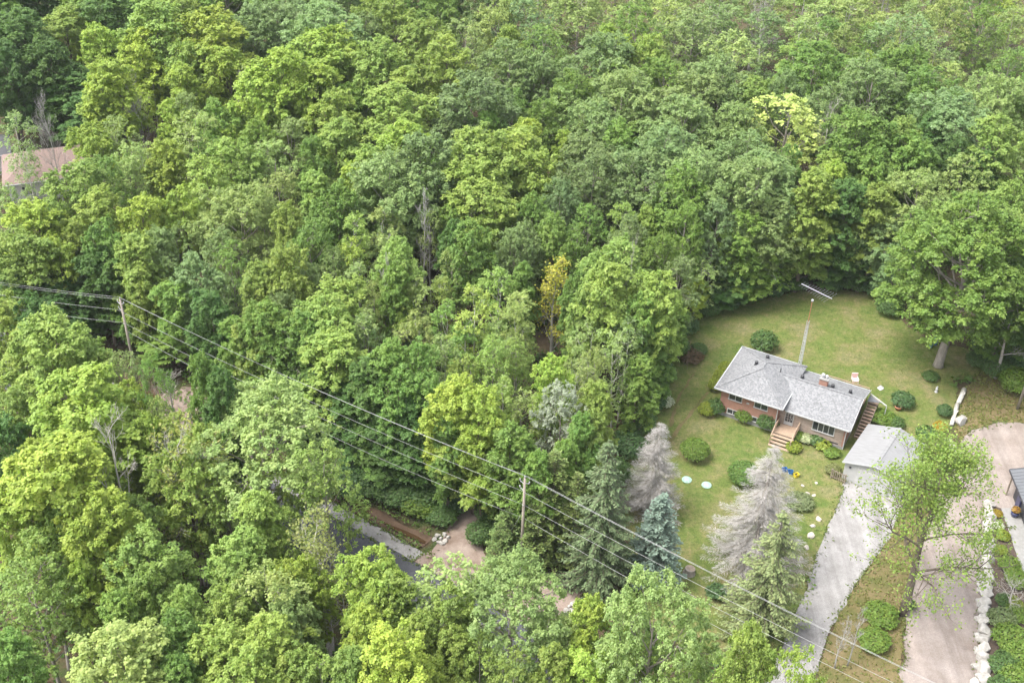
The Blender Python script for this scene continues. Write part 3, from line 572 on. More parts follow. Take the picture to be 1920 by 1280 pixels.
def plant(kind, X, Y, sxy, sz, rz, col, li, name=None):
    nm = name or KW[kind][0]; r = empty(nm, (X, Y, 0), rz); r.scale = (sxy, sxy, sz)
    cm, tm = LIB[kind][li]
    t = link('trunk', tm, r); c = link('crown', cm, r); c.color = (*col, 1)
    return r
_rng = random.Random(7)
for ent in TREES.replace('\n', ',').split(','):
    ent = ent.strip()
    if not ent: continue
    ent, _, hh = ent.partition(':'); x, y, w, kc = ent.split(); x, y, w = float(x), float(y), float(w)*1.18
    k, c = kc[0], kc[1]; k = 'P' if (k == 'O' and y < 110 and x > 980) else k; R0, H0, zf = CANON[k]
    d0 = at(x, y, .68*H0); R = w/2/pxm(d0)
    s = min(max(R/R0, .45), 1.6)
    h = float(hh) if hh else H0*(.62+.38*min(s, 1.3))*_rng.uniform(.93,1.07)
    yt = y-.23*w                                     # top of the crown in the photograph
    p = at(x, yt, .97*h) if k != 'H' else at(1760, 686)
    low = k != 'H' and yt < wire_y(x)+12 and yt+1.0*w > wire_y(x)
    low = low or (635 < x < 1000 and 700 < y < 940)       # front of the lot, between the wood and the ditch
    if low:        # grows behind the wires: kept low under the line
        while wire_off(p, x)+R*.8 > -.4 and h > 5: h -= .5; p = at(x, yt, .97*h)
    def bad(q):
        if k != 'H' and any(bool(inside(P_, np.array([q[0]]), np.array([q[1]]))[0]) for P_ in (LAWN, DIRT, GRAV, DRY)): return True
        o_ = float((q[:2]-PC[:2])@RN); s_ = float((q[:2]-PC[:2])@RD)
        return -62 < s_ < 40 and -1.6 < o_ < 11.8
    if k != 'H' and bad(p):
        for st_ in range(1, 40):
            done = False
            for h2 in ((h-.4*st_,) if low or (y < 800 and x > 1200) else (h-.4*st_, h+.4*st_)):
                if h2 > 4. and h2 < 24 and not bad(at(x, yt, .97*h2)): h = h2; p = at(x, yt, .97*h); done = True; break
            if done: break
        if bad(p): continue
    R = w/2/pxm(p); s = min(max(R/R0, .45), 1.6)
    base = COLR[c][0]; jv = _rng.uniform(.86,1.14); jh = _rng.uniform(-.07,.05)
    col = (base[0]*jv*(1+jh), base[1]*jv, base[2]*jv*(1-jh))
    r = plant(k, p[0], p[1], s, h/H0, _rng.uniform(0,6.283), col, _rng.randrange(len(LIB[k])))
    WOODLAND.append((r, k, c, x, y, p, R))
groups = {}
for t in WOODLAND:
    z = -1 if t[3] > 1960 else min(range(len(ZONES)), key=lambda i: (ZONES[i][0][0]-t[3])**2+1.5*(ZONES[i][0][1]-t[4])**2)
    groups.setdefault((z, t[1], t[2]), []).append(t)
for (z, k, c), ts in groups.items():
    ts.sort(key=lambda t: t[3]); kw = KW[k][1]; cw = COLR[c][1]; zn = ZONES[z][1] if z >= 0 else 'just outside the right frame edge'
    for i, t in enumerate(ts):
        r = t[0]
        if len(ts) == 1: lb = '%s %s %s' % (cw, kw, zn)
        elif len(ts) == 2: lb = '%s %s %s, the %s one' % (cw, kw, zn, ('left','right')[i])
        else: lb = '%s %s %s, %s from left' % (cw, kw, zn, ORD[i+1])
        tag(r, lb, 'tree', KW[k][0].replace('_', ' ')+'s of the wood')
def topz(bx, by, ty):
    b = at(bx, by); lo, hi = 0, 60
    for _ in range(40):
        mm = (lo+hi)/2
        if proj((b[0], b[1], mm))[1] > ty: lo = mm
        else: hi = mm
    return b, lo
# ------------------------------------------------------------------ undergrowth and grass (uncountable)
def scatter(n, seed, x0=-105, x1=105, y0=58, y1=250):
    rng = np.random.default_rng(seed); Y = rng.uniform(y0, y1, n); X = rng.uniform(-1, 1, n)*(Y*.42+26)
    return rng, X, Y
OPEN = [LAWN, GRAV, DIRT, VERG, ASPH, SHLD, AP1, AP2, AP3, MUD, DRY]
rng, X, Y = scatter(17000, 5, y1=310)
ok = np.ones(len(X), bool)
for P_ in OPEN: ok &= ~inside(P_, X, Y)
qx, qy = X-PC[0], Y-PC[1]; so = qx*RN[0]+qy*RN[1]; ss = qx*RD[0]+qy*RD[1]
ok &= ~((so > .9) & (so < 3.0) & (ss < -9) & (ss > -60))
HX = (X-22.34)*math.cos(math.radians(27.3))-(Y-108.04)*math.sin(math.radians(27.3)); HY = (X-22.34)*math.sin(math.radians(27.3))+(Y-108.04)*math.cos(math.radians(27.3))
ok &= ~((HX > -2) & (HX < 26) & (HY > -12) & (HY < 14))
ok &= ~((X > 30) & (X < 62) & (Y < 104))
X, Y = X[ok], Y[ok]
bare = (np.sin(X*.21+1)+np.cos(Y*.17)+.6*np.sin(X*.5+Y*.4)) < -.9
X, Y = X[~bare], Y[~bare]
P_, Q_, V_ = [], [], []
for x, y in zip(X, Y):
    k = rng.integers(8, 15); r_ = rng.uniform(.35, .95); h_ = rng.uniform(.15, 1.1)
    d = unit(rng.normal(size=(k, 3))); d[:, 2] = abs(d[:, 2]); P_.append(np.array([x, y, h_*.25])+d*[r_, r_, h_]); Q_.append(unit(d*.5+[0, 0, .8]+rng.normal(size=(k, 3))*.3))
    vv = np.ones((k, 4)); cv = rng.random(); vv[:, 0] = rng.random(k)*.6+cv*.4; vv[:, 1] = cv; V_.append(vv)
P_ = np.concatenate(P_); Q_ = np.concatenate(Q_); V_ = np.concatenate(V_); s_ = rng.uniform(.25, .55, len(P_))
vv, ff = cards(P_, Q_, s_, s_*.75, rng)
u_ = tag(link('undergrowth', np_mesh('undergrowth', vv, ff, M['leaf'], np.repeat(V_, 4, 0))), 'low leafy undergrowth covering the forest floor', 'undergrowth', None, 'stuff'); u_.color = (.075, .13, .03, 1)
# grass blades on the lawn and along its edges
rng = np.random.default_rng(9)
def blades(n, polys, seed, size, exclude=()):
    rng = np.random.default_rng(seed); out = []
    for P_ in polys:
        a = np.array(P_); X = rng.uniform(a[:, 0].min(), a[:, 0].max(), n); Y = rng.uniform(a[:, 1].min(), a[:, 1].max(), n)
        k = inside(P_, X, Y)
        for E_ in exclude: k &= ~inside(E_, X, Y)
        k &= Y < 140; X, Y = X[k], Y[k]
        out.append(np.stack([X, Y], -1))
    xy = np.concatenate(out); n = len(xy); s = size*rng.uniform(.6, 1.5, n)
    C = np.concatenate([xy, (s*.25+.03)[:, None]], 1); d = unit(rng.normal(size=(n, 3))*[1, 1, .4]+[0, 0, .5])
    V, F = dir_cards(C-d*s[:, None]*.5, d, unit(rng.normal(size=(n, 3))+[0, 0, 1.]), s, s*.45)
    var = np.ones((n, 4)); var[:, 0] = rng.random(n); var[:, 1] = rng.random(n)
    return np_mesh('grass', V, F, M['leaf'], np.repeat(var, 4, 0))
HOUSEFP = [(22.34+a*.8886+b*.4587, 108.04-a*.4587+b*.8886) for a, b in ((.4,.4),(7.,.4),(7.,-2),(9.8,-2),(9.8,1.3),(14.6,1.3),(14.6,9),(.4,8.6))]
g_ = tag(link('lawn_grass', blades(42000, [LAWN], 21, .11, (HOUSEFP, GRAV, DIRT))), 'short grass blades growing on the lawn', 'grass', None, 'stuff'); g_.color = (.135, .145, .045, 1)
def edge_blades(polys, seed, size, per=9, width=.45):
    rng = np.random.default_rng(seed); xy = []
    for P_ in polys:
        a = np.array(P_); b = np.roll(a, -1, 0); k = per
        t_ = rng.random((len(a), k, 1)); q = a[:, None]+(b-a)[:, None]*t_+rng.normal(size=(len(a), k, 2))*width*rng.random((len(a), k, 1)); xy.append(q.reshape(-1, 2))
    xy = np.concatenate(xy); xy = xy[(xy[:, 1] < 112) & (rng.random(len(xy)) < .25+.75*(np.sin(xy[:, 0]*1.3)*np.cos(xy[:, 1]*1.1) > -.2))]; n = len(xy); s = size*rng.uniform(.5, 1.5, n)
    C = np.concatenate([xy, (s*.25+.04)[:, None]], 1); d = unit(rng.normal(size=(n, 3))*[1, 1, .4]+[0, 0, .5])
    V, F = dir_cards(C-d*s[:, None]*.5, d, unit(rng.normal(size=(n, 3))+[0, 0, 1.]), s, s*.45)
    var = np.ones((n, 4)); var[:, 0] = rng.random(n); var[:, 1] = rng.random(n)
    return np_mesh('edge_grass', V, F, M['leaf'], np.repeat(var, 4, 0))
g3 = tag(link('edge_grass', edge_blades([GRAV, DIRT, AP1, AP2, SHLD], 23, .26, 16)), 'ragged grass creeping over the driveway edges', 'grass', None, 'stuff'); g3.color = (.12, .15, .04, 1)
DV = [[tuple(road(s_, o_)[:2]) for s_, o_ in ((-58,2.35),(-10,2.35),(-9.6,3.5),(-58,3.6))], [tuple(road(s_, o_)[:2]) for s_, o_ in ((-58,-.6),(-10,-.6),(-10,1.25),(-58,1.25))]]
g4 = tag(link('ditch_weeds', blades(16000, DV, 24, .36)), 'green weeds along both sides of the ditch', 'weeds', None, 'stuff'); g4.color = (.12, .18, .045, 1)
g2 = tag(link('verge_weeds', blades(5000, [VERG, DRY], 22, .28, (DIRT, GRAV))), 'dry weeds along the two driveways', 'weeds', None, 'stuff'); g2.color = (.15, .16, .045, 1)

# ------------------------------------------------------------------ conifers
def conifer(name, bx, by, ty, R, mode, col, label, seed, whorls=30, per=8, gap=0., shape=.85, base=.06):
    b, h = topz(bx, by, ty); r = empty(name, (b[0], b[1], 0), seed*1.3)
    t, c = conifer_mesh(name, seed, h, R, whorls, per, mode, base, shape, gap)
    link('trunk', t, r); k = link('twigs' if mode == 'dead' else 'crown', c, r); k.color = (*col, 1)
    return tag(r, label, 'tree')
conifer('spruce_tree', 1118, 1098, 826, 3.9, 'spruce', (.085,.115,.05), 'tall dark green spruce between the utility pole and the blue spruce', 31, 40, 11, 0, .7)
conifer('blue_spruce_tree', 1222, 1092, 928, 2.75, 'blue', (.13,.18,.135), 'bluish grey spruce with dense layered boughs on the lawn', 32, 30, 13, 0, .62)
conifer('dead_spruce_tree', 1218, 962, 796, 3.1, 'dead', (.3,.3,.3), 'smaller grey needleless dead spruce at the left of the lawn', 33, 28, 11, 0, .62)
conifer('dead_spruce_tree', 1408, 1066, 836, 5.6, 'dead', (.3,.3,.3), 'larger grey needleless dead spruce in front of the deck steps', 34, 30, 13, .08, .8)
conifer('spruce_tree', 1424, 1184, 958, 4.4, 'spruce', (.13,.155,.06), 'open yellowish green spruce before the larger dead spruce', 35, 34, 9, .12, .78)
conifer('cedar_tree', 1030, 1052, 846, 2.6, 'cedar', (.135,.175,.05), 'tall yellowish cedar right behind the centre utility pole', 36, 34, 10, 0, .55)
conifer('cedar_tree', 948, 1062, 962, 1.9, 'cedar', (.115,.16,.05), 'short bushy cedar left of the centre utility pole', 37, 24, 9, 0, .5)
conifer('cedar_tree', 1000, 1072, 945, 1.7, 'cedar', (.13,.17,.05), 'middle-sized yellow green cedar at the foot of the centre pole', 38, 26, 9, 0, .5)
conifer('cedar_tree', 1072, 1068, 890, 1.9, 'cedar', (.11,.14,.04), 'narrow dark cedar beside the tall dark spruce', 39, 28, 9, 0, .55)

# ------------------------------------------------------------------ bare and half-dead trees
BARE = {'a': bare_mesh('snag_a', 51), 'b': bare_mesh('snag_b', 52, 12, 3.4, 11, 7, 5), 'c': bare_mesh('snag_c', 53, 12, 2.2, 12, 7, 6, .12, 'deadtwig', upright=1.1),
        'f': bare_mesh('snag_f', 54, 12, 4.2, 12, 9, 8, .14, 'deadtwig', upright=1.2, start=.15)}
def bare(x, y, w, h, var, label, name='dead_tree', zf=.62, rz=0.):
    p = at(x, y, zf*h); t, b, _ = BARE[var]; R0 = {'a': 3., 'b': 3.4, 'c': 2.2, 'f': 4.2}[var]; s = w/2/pxm(p)/R0
    r = empty(name, (p[0], p[1], 0), rz); r.scale = (s, s, h/12.); link('trunk', t, r); link('branches', b, r)
    return tag(r, label, 'tree', 'bare dead trees')
bare(98, 272, 62, 15, 'f', 'grey leafless tree in front of the brown roof')
bare(262, 236, 96, 15, 'f', 'fine grey leafless tree with fanned upright twigs, upper left')
bare(471, 230, 70, 17, 'b', 'bleached white dead trunk with short branches, upper left')
bare(276, 362, 46, 14, 'c', 'small bare pale tree among lime maples above the left pole')
bare(322, 742, 84, 7, 'b', 'white dead shrub by the gravel clearing right of the left pole', zf=.6)
bare(225, 880, 150, 21, 'a', 'wide bare white crown among lime maples, lower left', zf=.74)
bare(795, 452, 60, 17, 'c', 'cluster of bare stems among aspens at the centre')
bare(727, 570, 56, 16, 'c', 'bare grey stems in the young wood left of centre')
bare(883, 448, 44, 15, 'c', 'thin bare stem above the right centre aspens')
bare(530, 226, 70, 14, 'c', 'brownish bare tangle below the big lime patch')
bare(1545, 286, 60, 18, 'a', 'crooked bleached snag below the golden tree')
bare(1432, 44, 70, 16, 'f', 'grey bare tree on the top edge right of middle')
bare(1842, 116, 84, 13, 'f', 'grey brown leafless bushy tree near the top right')
bare(1650, 22, 66, 17, 'c', 'bare white stems on the top edge toward the right')
bare(1545, 12, 54, 17, 'c', 'bare grey stems on the top edge above the golden tree')
bare(1179, 566, 30, 19, 'a', 'bleached broken snag tip in the right half of the lot')
bare(305, 138, 56, 16, 'c', 'bare stems between lime maples at the upper left')
bare(1895, 610, 110, 12, 'a', 'dead grey branches at the right edge beside the huge maple')
bare(1578, 1200, 46, 6.5, 'c', 'left of two white bare saplings beside the gravel driveway', zf=.55)
bare(1604, 1192, 44, 7, 'c', 'right of two white bare saplings beside the gravel driveway', zf=.55, rz=2)
bare(1900, 1112, 90, 3.2, 'b', 'bare pale shrub behind the boulder wall', zf=.6)
bare(1348, 178, 40, 15, 'c', 'thin grey snag in the upper right oak canopy')
bare(640, 300, 56, 13, 'f', 'dark bare twigs in the gap below the lime patch')
def halfdead(name, bx, by, Ht, R, seed, leafy, col, label, bark, leaf=.28, start=.3, **kw):
    b = at(bx, by); r = empty(name, (b[0], b[1], 0), kw.pop('rz', 0.)); t, br, c = bare_mesh(name, seed, Ht, R, kw.pop('n1', 12), kw.pop('n2', 8), 5, kw.pop('r0', .2), bark, leafy, leaf, start, **kw)
    link('trunk', t, r); link('branches', br, r); k = link('crown', c, r); k.color = (*col, 1)
    return tag(r, label, 'tree')
halfdead('half_dead_tree', 388, 1096, 18, 4.0, 61, 1300, (.22,.23,.06), 'half-dead tree with white bark and few yellowish leaves, lower left', 'deadwood', .26)
halfdead('half_dead_tree', 622, 1226, 15, 3.6, 62, 2400, (.20,.22,.07), 'vine-clad dead trunk with tangled pale branches at the bottom', 'bark_pale', .26, .2, r0=.3)
halfdead('yellow_birch_tree', 1030, 690, 13, 2.4, 63, 2000, (.36,.335,.06), 'yellow half-dead birch with bare upper stems on the lot', 'deadtwig', .28, .18, upright=.9)
halfdead('roadside_tree', 1690, 1152, 17.5, 7.2, 64, 14000, (.185,.25,.055), 'sparse leaning tree with thin yellow green leaves between the driveways', 'bark', .22, .3, n1=15, n2=9, r0=.34, upright=.42)

# ------------------------------------------------------------------ shrubs
SH = {'round': [shrub_mesh('round_shrub%d'%i, 70+i, 1.45, 2.3, 3600, .16, .26) for i in range(2)], 'bush': [shrub_mesh('bush%d'%i, 75+i, 1.2, 1.7, 1500, .2, .6) for i in range(3)],
      'hosta': [shrub_mesh('hosta%d'%i, 80+i, .7, .7, 420, .22, .3) for i in range(2)], 'thicket': [shrub_mesh('thicket%d'%i, 85+i, 2.2, 3.2, 2600, .28, .7) for i in range(3)]}
SR = {'round': (1.45, 2.3), 'bush': (1.2, 1.7), 'hosta': (.7, .7), 'thicket': (2.2, 3.2)}
shn = [0]
def shrub(kind, x, y, R, h, col, label, group=None, name=None):
    """x, y: the middle of the bush in the photograph"""
    p = at(x, y, h*.45); r = empty(name or {'round': 'round_shrub', 'bush': 'garden_bush', 'hosta': 'leafy_plant', 'thicket': 'edge_thicket'}[kind], (p[0], p[1], 0), shn[0]*1.7)
    a, b = SR[kind]; r.scale = (R/a, R/a, h/b); f, s = SH[kind][shn[0] % len(SH[kind])]; shn[0] += 1
    k = link('foliage', f, r); k.color = (*col, 1); link('stems', s, r)
    return tag(r, label, 'plant' if kind == 'hosta' else 'shrub', group)
cY, cL, cG, cD = (.20,.235,.035), (.13,.19,.035), (.085,.14,.042), (.075,.13,.048)
shrub('round', 1303, 844, 1.5, 2.3, cL, 'clipped round shrub nearer the left edge of the lawn', 'clipped round shrubs')
shrub('round', 1394, 889, 1.6, 2.4, (.115,.185,.045), 'clipped round shrub nearer the deck steps', 'clipped round shrubs')
shrub('bush', 1325, 768, .85, 1.6, cY, 'yellow green bush at the left front corner of the bungalow')
shrub('bush', 1342, 764, .95, 1.9, cG, 'mid green bush touching the left brick corner')
shrub('bush', 1396, 779, .95, 1.7, cL, 'small leafy tree-like bush between the basement windows')
shrub('bush', 1439, 790, 1.1, 2.1, cG, 'dark rounded bush beside the front deck railing')
shrub('bush', 1340, 722, .75, 1.5, cY, 'yellowish hedge bush nearest the front at the left wall', 'hedge along the left wall')
shrub('bush', 1350, 706, .75, 1.5, cY, 'middle yellowish hedge bush at the left wall', 'hedge along the left wall')
shrub('bush', 1360, 691, .75, 1.5, cY, 'rearmost yellowish hedge bush at the left wall', 'hedge along the left wall')
shrub('bush', 1433, 641, 1.5, 2.3, cG, 'rounded green bush behind the bungalow left of the antenna mast')
shrub('hosta', 1489, 838, .8, .9, cY, 'yellow leafy plant right of the deck steps', 'plants along the front wall')
shrub('hosta', 1512, 822, .8, .9, (.35,.38,.22), 'pale flowering plant under the stone wall', 'plants along the front wall')
shrub('hosta', 1530, 825, .9, .9, cG, 'grey green tufted plant below the picture window', 'plants along the front wall')
shrub('hosta', 1543, 834, .9, .8, cY, 'lime leafy plant at the right end of the wall bed', 'plants along the front wall')
shrub('hosta', 1497, 818, .7, .9, cL, 'small green plant beside the deck railing', 'plants along the front wall')
shrub('hosta', 1560, 848, .9, .7, cL, 'low green plant at the corner of the wall bed', 'plants along the front wall')
shrub('bush', 1562, 880, .8, 1.0, (.19,.2,.08), 'straggly pale bush by the wooden gate')
shrub('bush', 1693, 750, 1.2, 1.6, cD, 'dark leafy bush standing alone behind the garage')
shrub('bush', 1655, 783, 1.5, 1.3, cL, 'broad large-leaved plant between steps and garage')
shrub('bush', 1678, 792, 1.0, 1.1, cG, 'mid green plant touching the garage back wall')
shrub('bush', 1771, 770, .8, 1.3, cD, 'small dark bush left of the fallen log')
shrub('bush', 1737, 815, 1.2, 1.5, cG, 'green bush at the back right corner of the garage')
shrub('bush', 1756, 838, 1.1, 2.0, (.12,.15,.05), 'tall grassy clump beside the garage roof')
shrub('bush', 1762, 868, .9, 1.6, cG, 'green clump along the right garage wall')
shrub('bush', 1752, 900, .9, 1.4, cL, 'light green clump near the garage front corner')
shrub('bush', 1762, 800, .7, 1.0, (.32,.22,.03), 'orange flowering plant behind the garage')
shrub('bush', 1245, 753, 1.0, 1.3, (.42,.44,.34), 'white flowering shrub at the left edge of the lawn')
shrub('bush', 1310, 655, 1.0, 1.2, cG, 'low bush beside the brush pile')
shrub('bush', 1745, 705, .9, .8, cG, 'low leaves around the huge maple trunk')
shrub('bush', 1652, 1152, 1.5, 1.2, cL, 'bright green bush at the foot of the leaning roadside tree')
shrub('bush', 1640, 1200, 1.4, 1.2, cL, 'bright green bush beside the white bare saplings')
shrub('bush', 1705, 1132, .6, .8, cG, 'small green tuft right of the leaning trunk')
shrub('bush', 1500, 940, 1.3, 1.0, (.16,.19,.09), 'pale trailing bush right of the larger dead spruce')
shrub('bush', 1345, 1110, 1.0, 1.2, cD, 'dark bush under the open spruce')
for i, (x, y, R, h, c) in enumerate([(1150,885,1.6,2.6,cG),(1180,835,1.8,2.8,cD),(1200,790,1.7,2.4,cG),(1218,750,1.7,2.6,cD),(1236,700,1.7,2.6,cG),(1262,650,1.7,2.8,cG),(1280,612,1.7,2.6,cD)]):
    shrub('thicket', x, y, R, h, c, 'leafy thicket at the left lawn edge, %s from the front' % ORD[i+1], 'thickets along the left lawn edge')
for i, (x, y, R, h, c) in enumerate([(1325,578,1.5,2.,cG),(1365,562,1.7,2.2,cD),(1405,550,1.7,2.2,cG),(1450,540,1.7,2.2,cD),(1490,532,1.5,1.8,cG),(1560,528,1.7,1.8,cD),(1600,530,1.7,2.,cG),(1640,540,1.6,2.2,cD),(1668,575,1.5,2.2,cG)]):
    shrub('thicket', x, y, R, h, c, 'leafy thicket along the back lawn edge, %s from left' % ORD[i+1], 'thickets along the back lawn edge')
for i, (x, y, R, h, c) in enumerate([(1850,640,2.,3.,cG),(1885,655,2.,3.,cL),(1870,690,1.6,2.4,cG),(1905,715,1.8,2.6,cL),(1915,670,2.,3.2,cD),(1835,675,1.3,1.8,cG)]):
    shrub('thicket', x, y, R, h, c, 'leafy thicket right of the huge maple trunk, %s of six' % ORD[i+1], 'thickets by the right utility pole')
for i, (x, y, R, h, c) in enumerate([(700,902,2.,2.6,cG),(745,922,2.,2.4,cG),(790,945,1.8,2.,cL),(830,962,1.6,1.8,cG),(800,920,2.2,3.2,cG),(850,930,2.,2.8,cD),(905,1000,1.5,2.2,cG),(930,960,1.8,2.6,cG),(650,905,2.,2.8,cD),(870,900,2.,3.,cD),(940,1085,.9,1.,cG)]):
    shrub('thicket', x, y, R, h, c, 'leafy thicket between ditch and wood, number %s from left' % NUM[sorted([700,745,790,830,800,850,905,930,650,870,940]).index(x)+1], 'thickets beside the ditch')
for i, (x, y, R, c) in enumerate([(1870,962,.5,(.28,.2,.03)),(1873,985,.5,(.5,.52,.45)),(1880,1003,.7,cY),(1877,1030,.6,cY),(1893,1058,1.,cL),(1908,1085,1.1,cL),(1900,1130,.8,cY),(1885,1125,.8,cG),(1880,1160,1.2,(.15,.19,.08)),(1905,1150,1.,cL),(1895,1195,1.5,cL),(1912,1225,1.5,cL),(1885,1245,1.3,cG),(1905,1268,1.4,cL),(1880,1285,1.1,cG)]):
    shrub('bush', x, y, R, R*1.1, c, 'garden plant behind the boulder wall, %s from the far end' % ORD[i+1], 'plants behind the boulder wall', 'bed_plant')

# ------------------------------------------------------------------ the bungalow
HX0, HY0, HRZ = 22.34, 108.04, math.radians(-27.3)
def hw(a, b, z=0.):
    return (HX0+a*math.cos(HRZ)-b*math.sin(HRZ), HY0+a*math.sin(HRZ)+b*math.cos(HRZ), z)
def window(par, u0, u1, z0, z1, wy, n, label=None, rows=1, pane='glass', depth=.07):
    f = MB(); t = .07
    f.box(u0-t, u1+t, wy-depth, wy-.003, z1, z1+t); f.box(u0-t-.03, u1+t+.03, wy-depth-.06, wy-.003, z0-t, z0)
    f.box(u0-t, u0, wy-depth, wy-.003, z0, z1); f.box(u1, u1+t, wy-depth, wy-.003, z0, z1)
    w = f.build('window', M['white'], par)
    pw = (u1-u0)/n
    for i in range(n):
        a = u0+i*pw
        MB().box(a+.004, a+pw-.004, wy-.03, wy-.006, z0+.004, z1-.004).build('pane', M[pane], w)
        if i: MB().box(a-.035, a+.035, wy-depth+.012, wy-.031, z0+.002, z1-.002).build('mullion', M['white'], w)
    return w
house = tag(empty('bungalow', (HX0, HY0, 0), HRZ), 'split-level bungalow with red brick, stone front and grey shingle roof', 'house')
MB().box(.55,7.1,.55,8.25,-.3,.42).box(7.101,14.45,1.45,8.75,-.3,.35).build('foundation', M['concrete'], house)
MB().box(.6,7.1,.6,8.2,.421,3.84).build('wall', M['brick'], house)
MB().box(7.104,14.18,1.5,1.62,.351,3.02).build('stone_wall', M['stone'], house)
MB().box(7.104,14.4,1.623,8.7,.352,3.02).box(14.184,14.4,1.5,1.622,.352,3.02).build('wall', M['brick'], house)
g = MB(); g.add([(14.28,1.62,3.021),(14.28,8.7,3.021),(14.28,5.1,4.35),(14.4,1.62,3.021),(14.4,8.7,3.021),(14.4,5.1,4.35)], [(0,1,2),(5,4,3),(0,2,5,3),(1,4,5,2),(0,3,4,1)]); g.build('gable_wall', M['brick'], house)
zE, zR, zw, zr = 3.9, 5.5, 3.1, 4.6
rA, rB = (3.8,3.8,zR), (3.8,5.0,zR)
for nm, pts in (('front',[(0,0,zE),(7.6,0,zE),rA]), ('left',[(0,8.8,zE),(0,0,zE),rA,rB]), ('back',[(7.6,8.8,zE),(0,8.8,zE),rB]), ('right',[(7.6,0,zE),(7.6,8.8,zE),rB,rA])):
    MB().slab(pts, .1).build('roof_slope', M['shingle'], house)
MB().slab([(7.25,1.05,zw),(14.85,1.05,zw),(14.85,5.08,zr),(5.75,5.08,zr),(6.7,4.4,zr-.25),(7.25,3.6,zr-.55)], .1).build('roof_slope', M['shingle'], house)
MB().slab([(14.85,5.081,zr),(14.85,9.1,zw),(7.25,9.1,zw),(7.25,6.4,zr-.5),(5.75,5.081,zr)], .1).build('roof_slope', M['shingle'], house)
for p, q in (((0,0,zE),rA),((7.6,0,zE),rA),((0,8.8,zE),rB),((7.6,8.8,zE),rB),(rA,rB),((5.8,5.08,zr),(14.85,5.08,zr))):
    p = (p[0],p[1],p[2]+.015); q = (q[0],q[1],q[2]+.015); MB().bar(p, q, .26, .035).build('ridge_cap', M['shingle'], house)
for p, q in (((0,-.06,zE-.1),(7.6,-.06,zE-.1)),((-.06,-.1,zE-.1),(-.06,8.9,zE-.1)),((0,8.86,zE-.1),(7.6,8.86,zE-.1)),((7.66,-.1,zE-.1),(7.66,3.2,zE-.1)),((7.75,1.0,zw-.1),(14.8,1.0,zw-.1)),((7.75,9.16,zw-.1),(14.8,9.16,zw-.1))):
    MB().bar(p, q, .11, .14).build('gutter', M['gutter'], house)
for y0, y1, za, zb in ((.96,5.08,zw-.07,zr-.07),(9.2,5.08,zw-.07,zr-.07)):
    MB().bar((14.9,y0,za),(14.9,y1,zb), .05, .2).build('rake_board', M['gutter'], house)
MB().bar((14.44,1.36,3.0),(14.44,1.36,.15), .08, .08).build('downspout', M['gutter'], house)
MB().bar((7.04,.5,3.75),(7.04,.5,.5), .08, .08).build('downspout', M['gutter'], house)
MB().box(.35,7.3,.3,8.5,3.75,3.795).build('soffit', M['white'], house)
def zleft(a, b): return zE+.42*min(a, 7.6-a, b, 8.8-b)
for a, b in ((3.47,6.9),(2.9,4.6)):
    z = zleft(a, b); v = MB().box(a-.2,a+.2,b-.2,b+.2,z-.06,z+.06).lathe([(.14,.06),(.14,.2),(.19,.2),(.19,.4),(.1,.46)], 12, (a,b,z)).build('roof_vent', M['darkmetal'], house)
for a, b in ((7.9,5.75),(11.3,5.85),(13.25,5.85)):
    z = zr-(b-5.08)*.373; v = MB().box(a-.2,a+.2,b-.2,b+.2,z-.06,z+.06).lathe([(.14,.06),(.14,.2),(.19,.2),(.19,.4),(.1,.46)], 12, (a,b,z)).build('roof_vent', M['darkmetal'], house)
MB().lathe([(.06,-.2),(.06,.5),(.05,.5)], 8, (5.57,5.1,4.75)).build('vent_pipe', M['darkmetal'], house)
ch = MB().box(9.85,10.75,5.35,6.05,3.9,5.25).build('chimney', M['brick'], house)
MB().box(9.78,10.82,5.28,6.12,5.251,5.36).build('chimney_cap', M['concrete'], ch)
MB().lathe([(.13,0),(.13,.3),(.2,.3),(.2,.42),(.03,.52)], 10, (10.1,5.7,5.361)).lathe([(.1,0),(.1,.35),(.16,.35),(.02,.48)], 10, (10.5,5.7,5.361)).build('flue', M['metal'], ch)
window(house, 1.55, 2.95, 2.55, 3.3, .6, 2); window(house, 4.46, 5.87, 2.55, 3.3, .6, 2)
window(house, 1.6, 2.8, .62, 1.17, .6, 2); window(house, 4.46, 5.5, .62, 1.17, .6, 2)
window(house, 10.85, 13.15, 1.45, 2.66, 1.5, 4)
MB().box(12.8,13.85,1.46,1.498,.5,.62).build('vent_grille', M['darkmetal'], house)
MB().box(3.55,3.85,.52,.598,2.62,2.76).build('wall_lamp', M['white'], house)
dr = MB().box(7.72,7.8,1.42,1.498,.93,2.75).box(8.62,8.7,1.42,1.498,.93,2.75).box(7.72,8.7,1.42,1.498,2.751,2.86).box(7.8,8.62,1.45,1.496,.93,1.35).build('door', M['white'], house)
MB().box(7.803,8.617,1.455,1.49,1.352,2.748).build('door_glass', M['glass'], dr)
for k in range(1, 3): MB().box(7.8+k*.273-.018,7.8+k*.273+.018,1.44,1.453,1.352,2.748).build('glazing_bar', M['white'], dr)
for k in range(1, 4): MB().box(7.803,8.617,1.437,1.4395,1.352+k*.35-.016,1.352+k*.35+.016).build('glazing_bar', M['white'], dr)
MB().box(8.5,8.54,1.38,1.436,1.75,1.9).build('handle', M['metal'], dr)
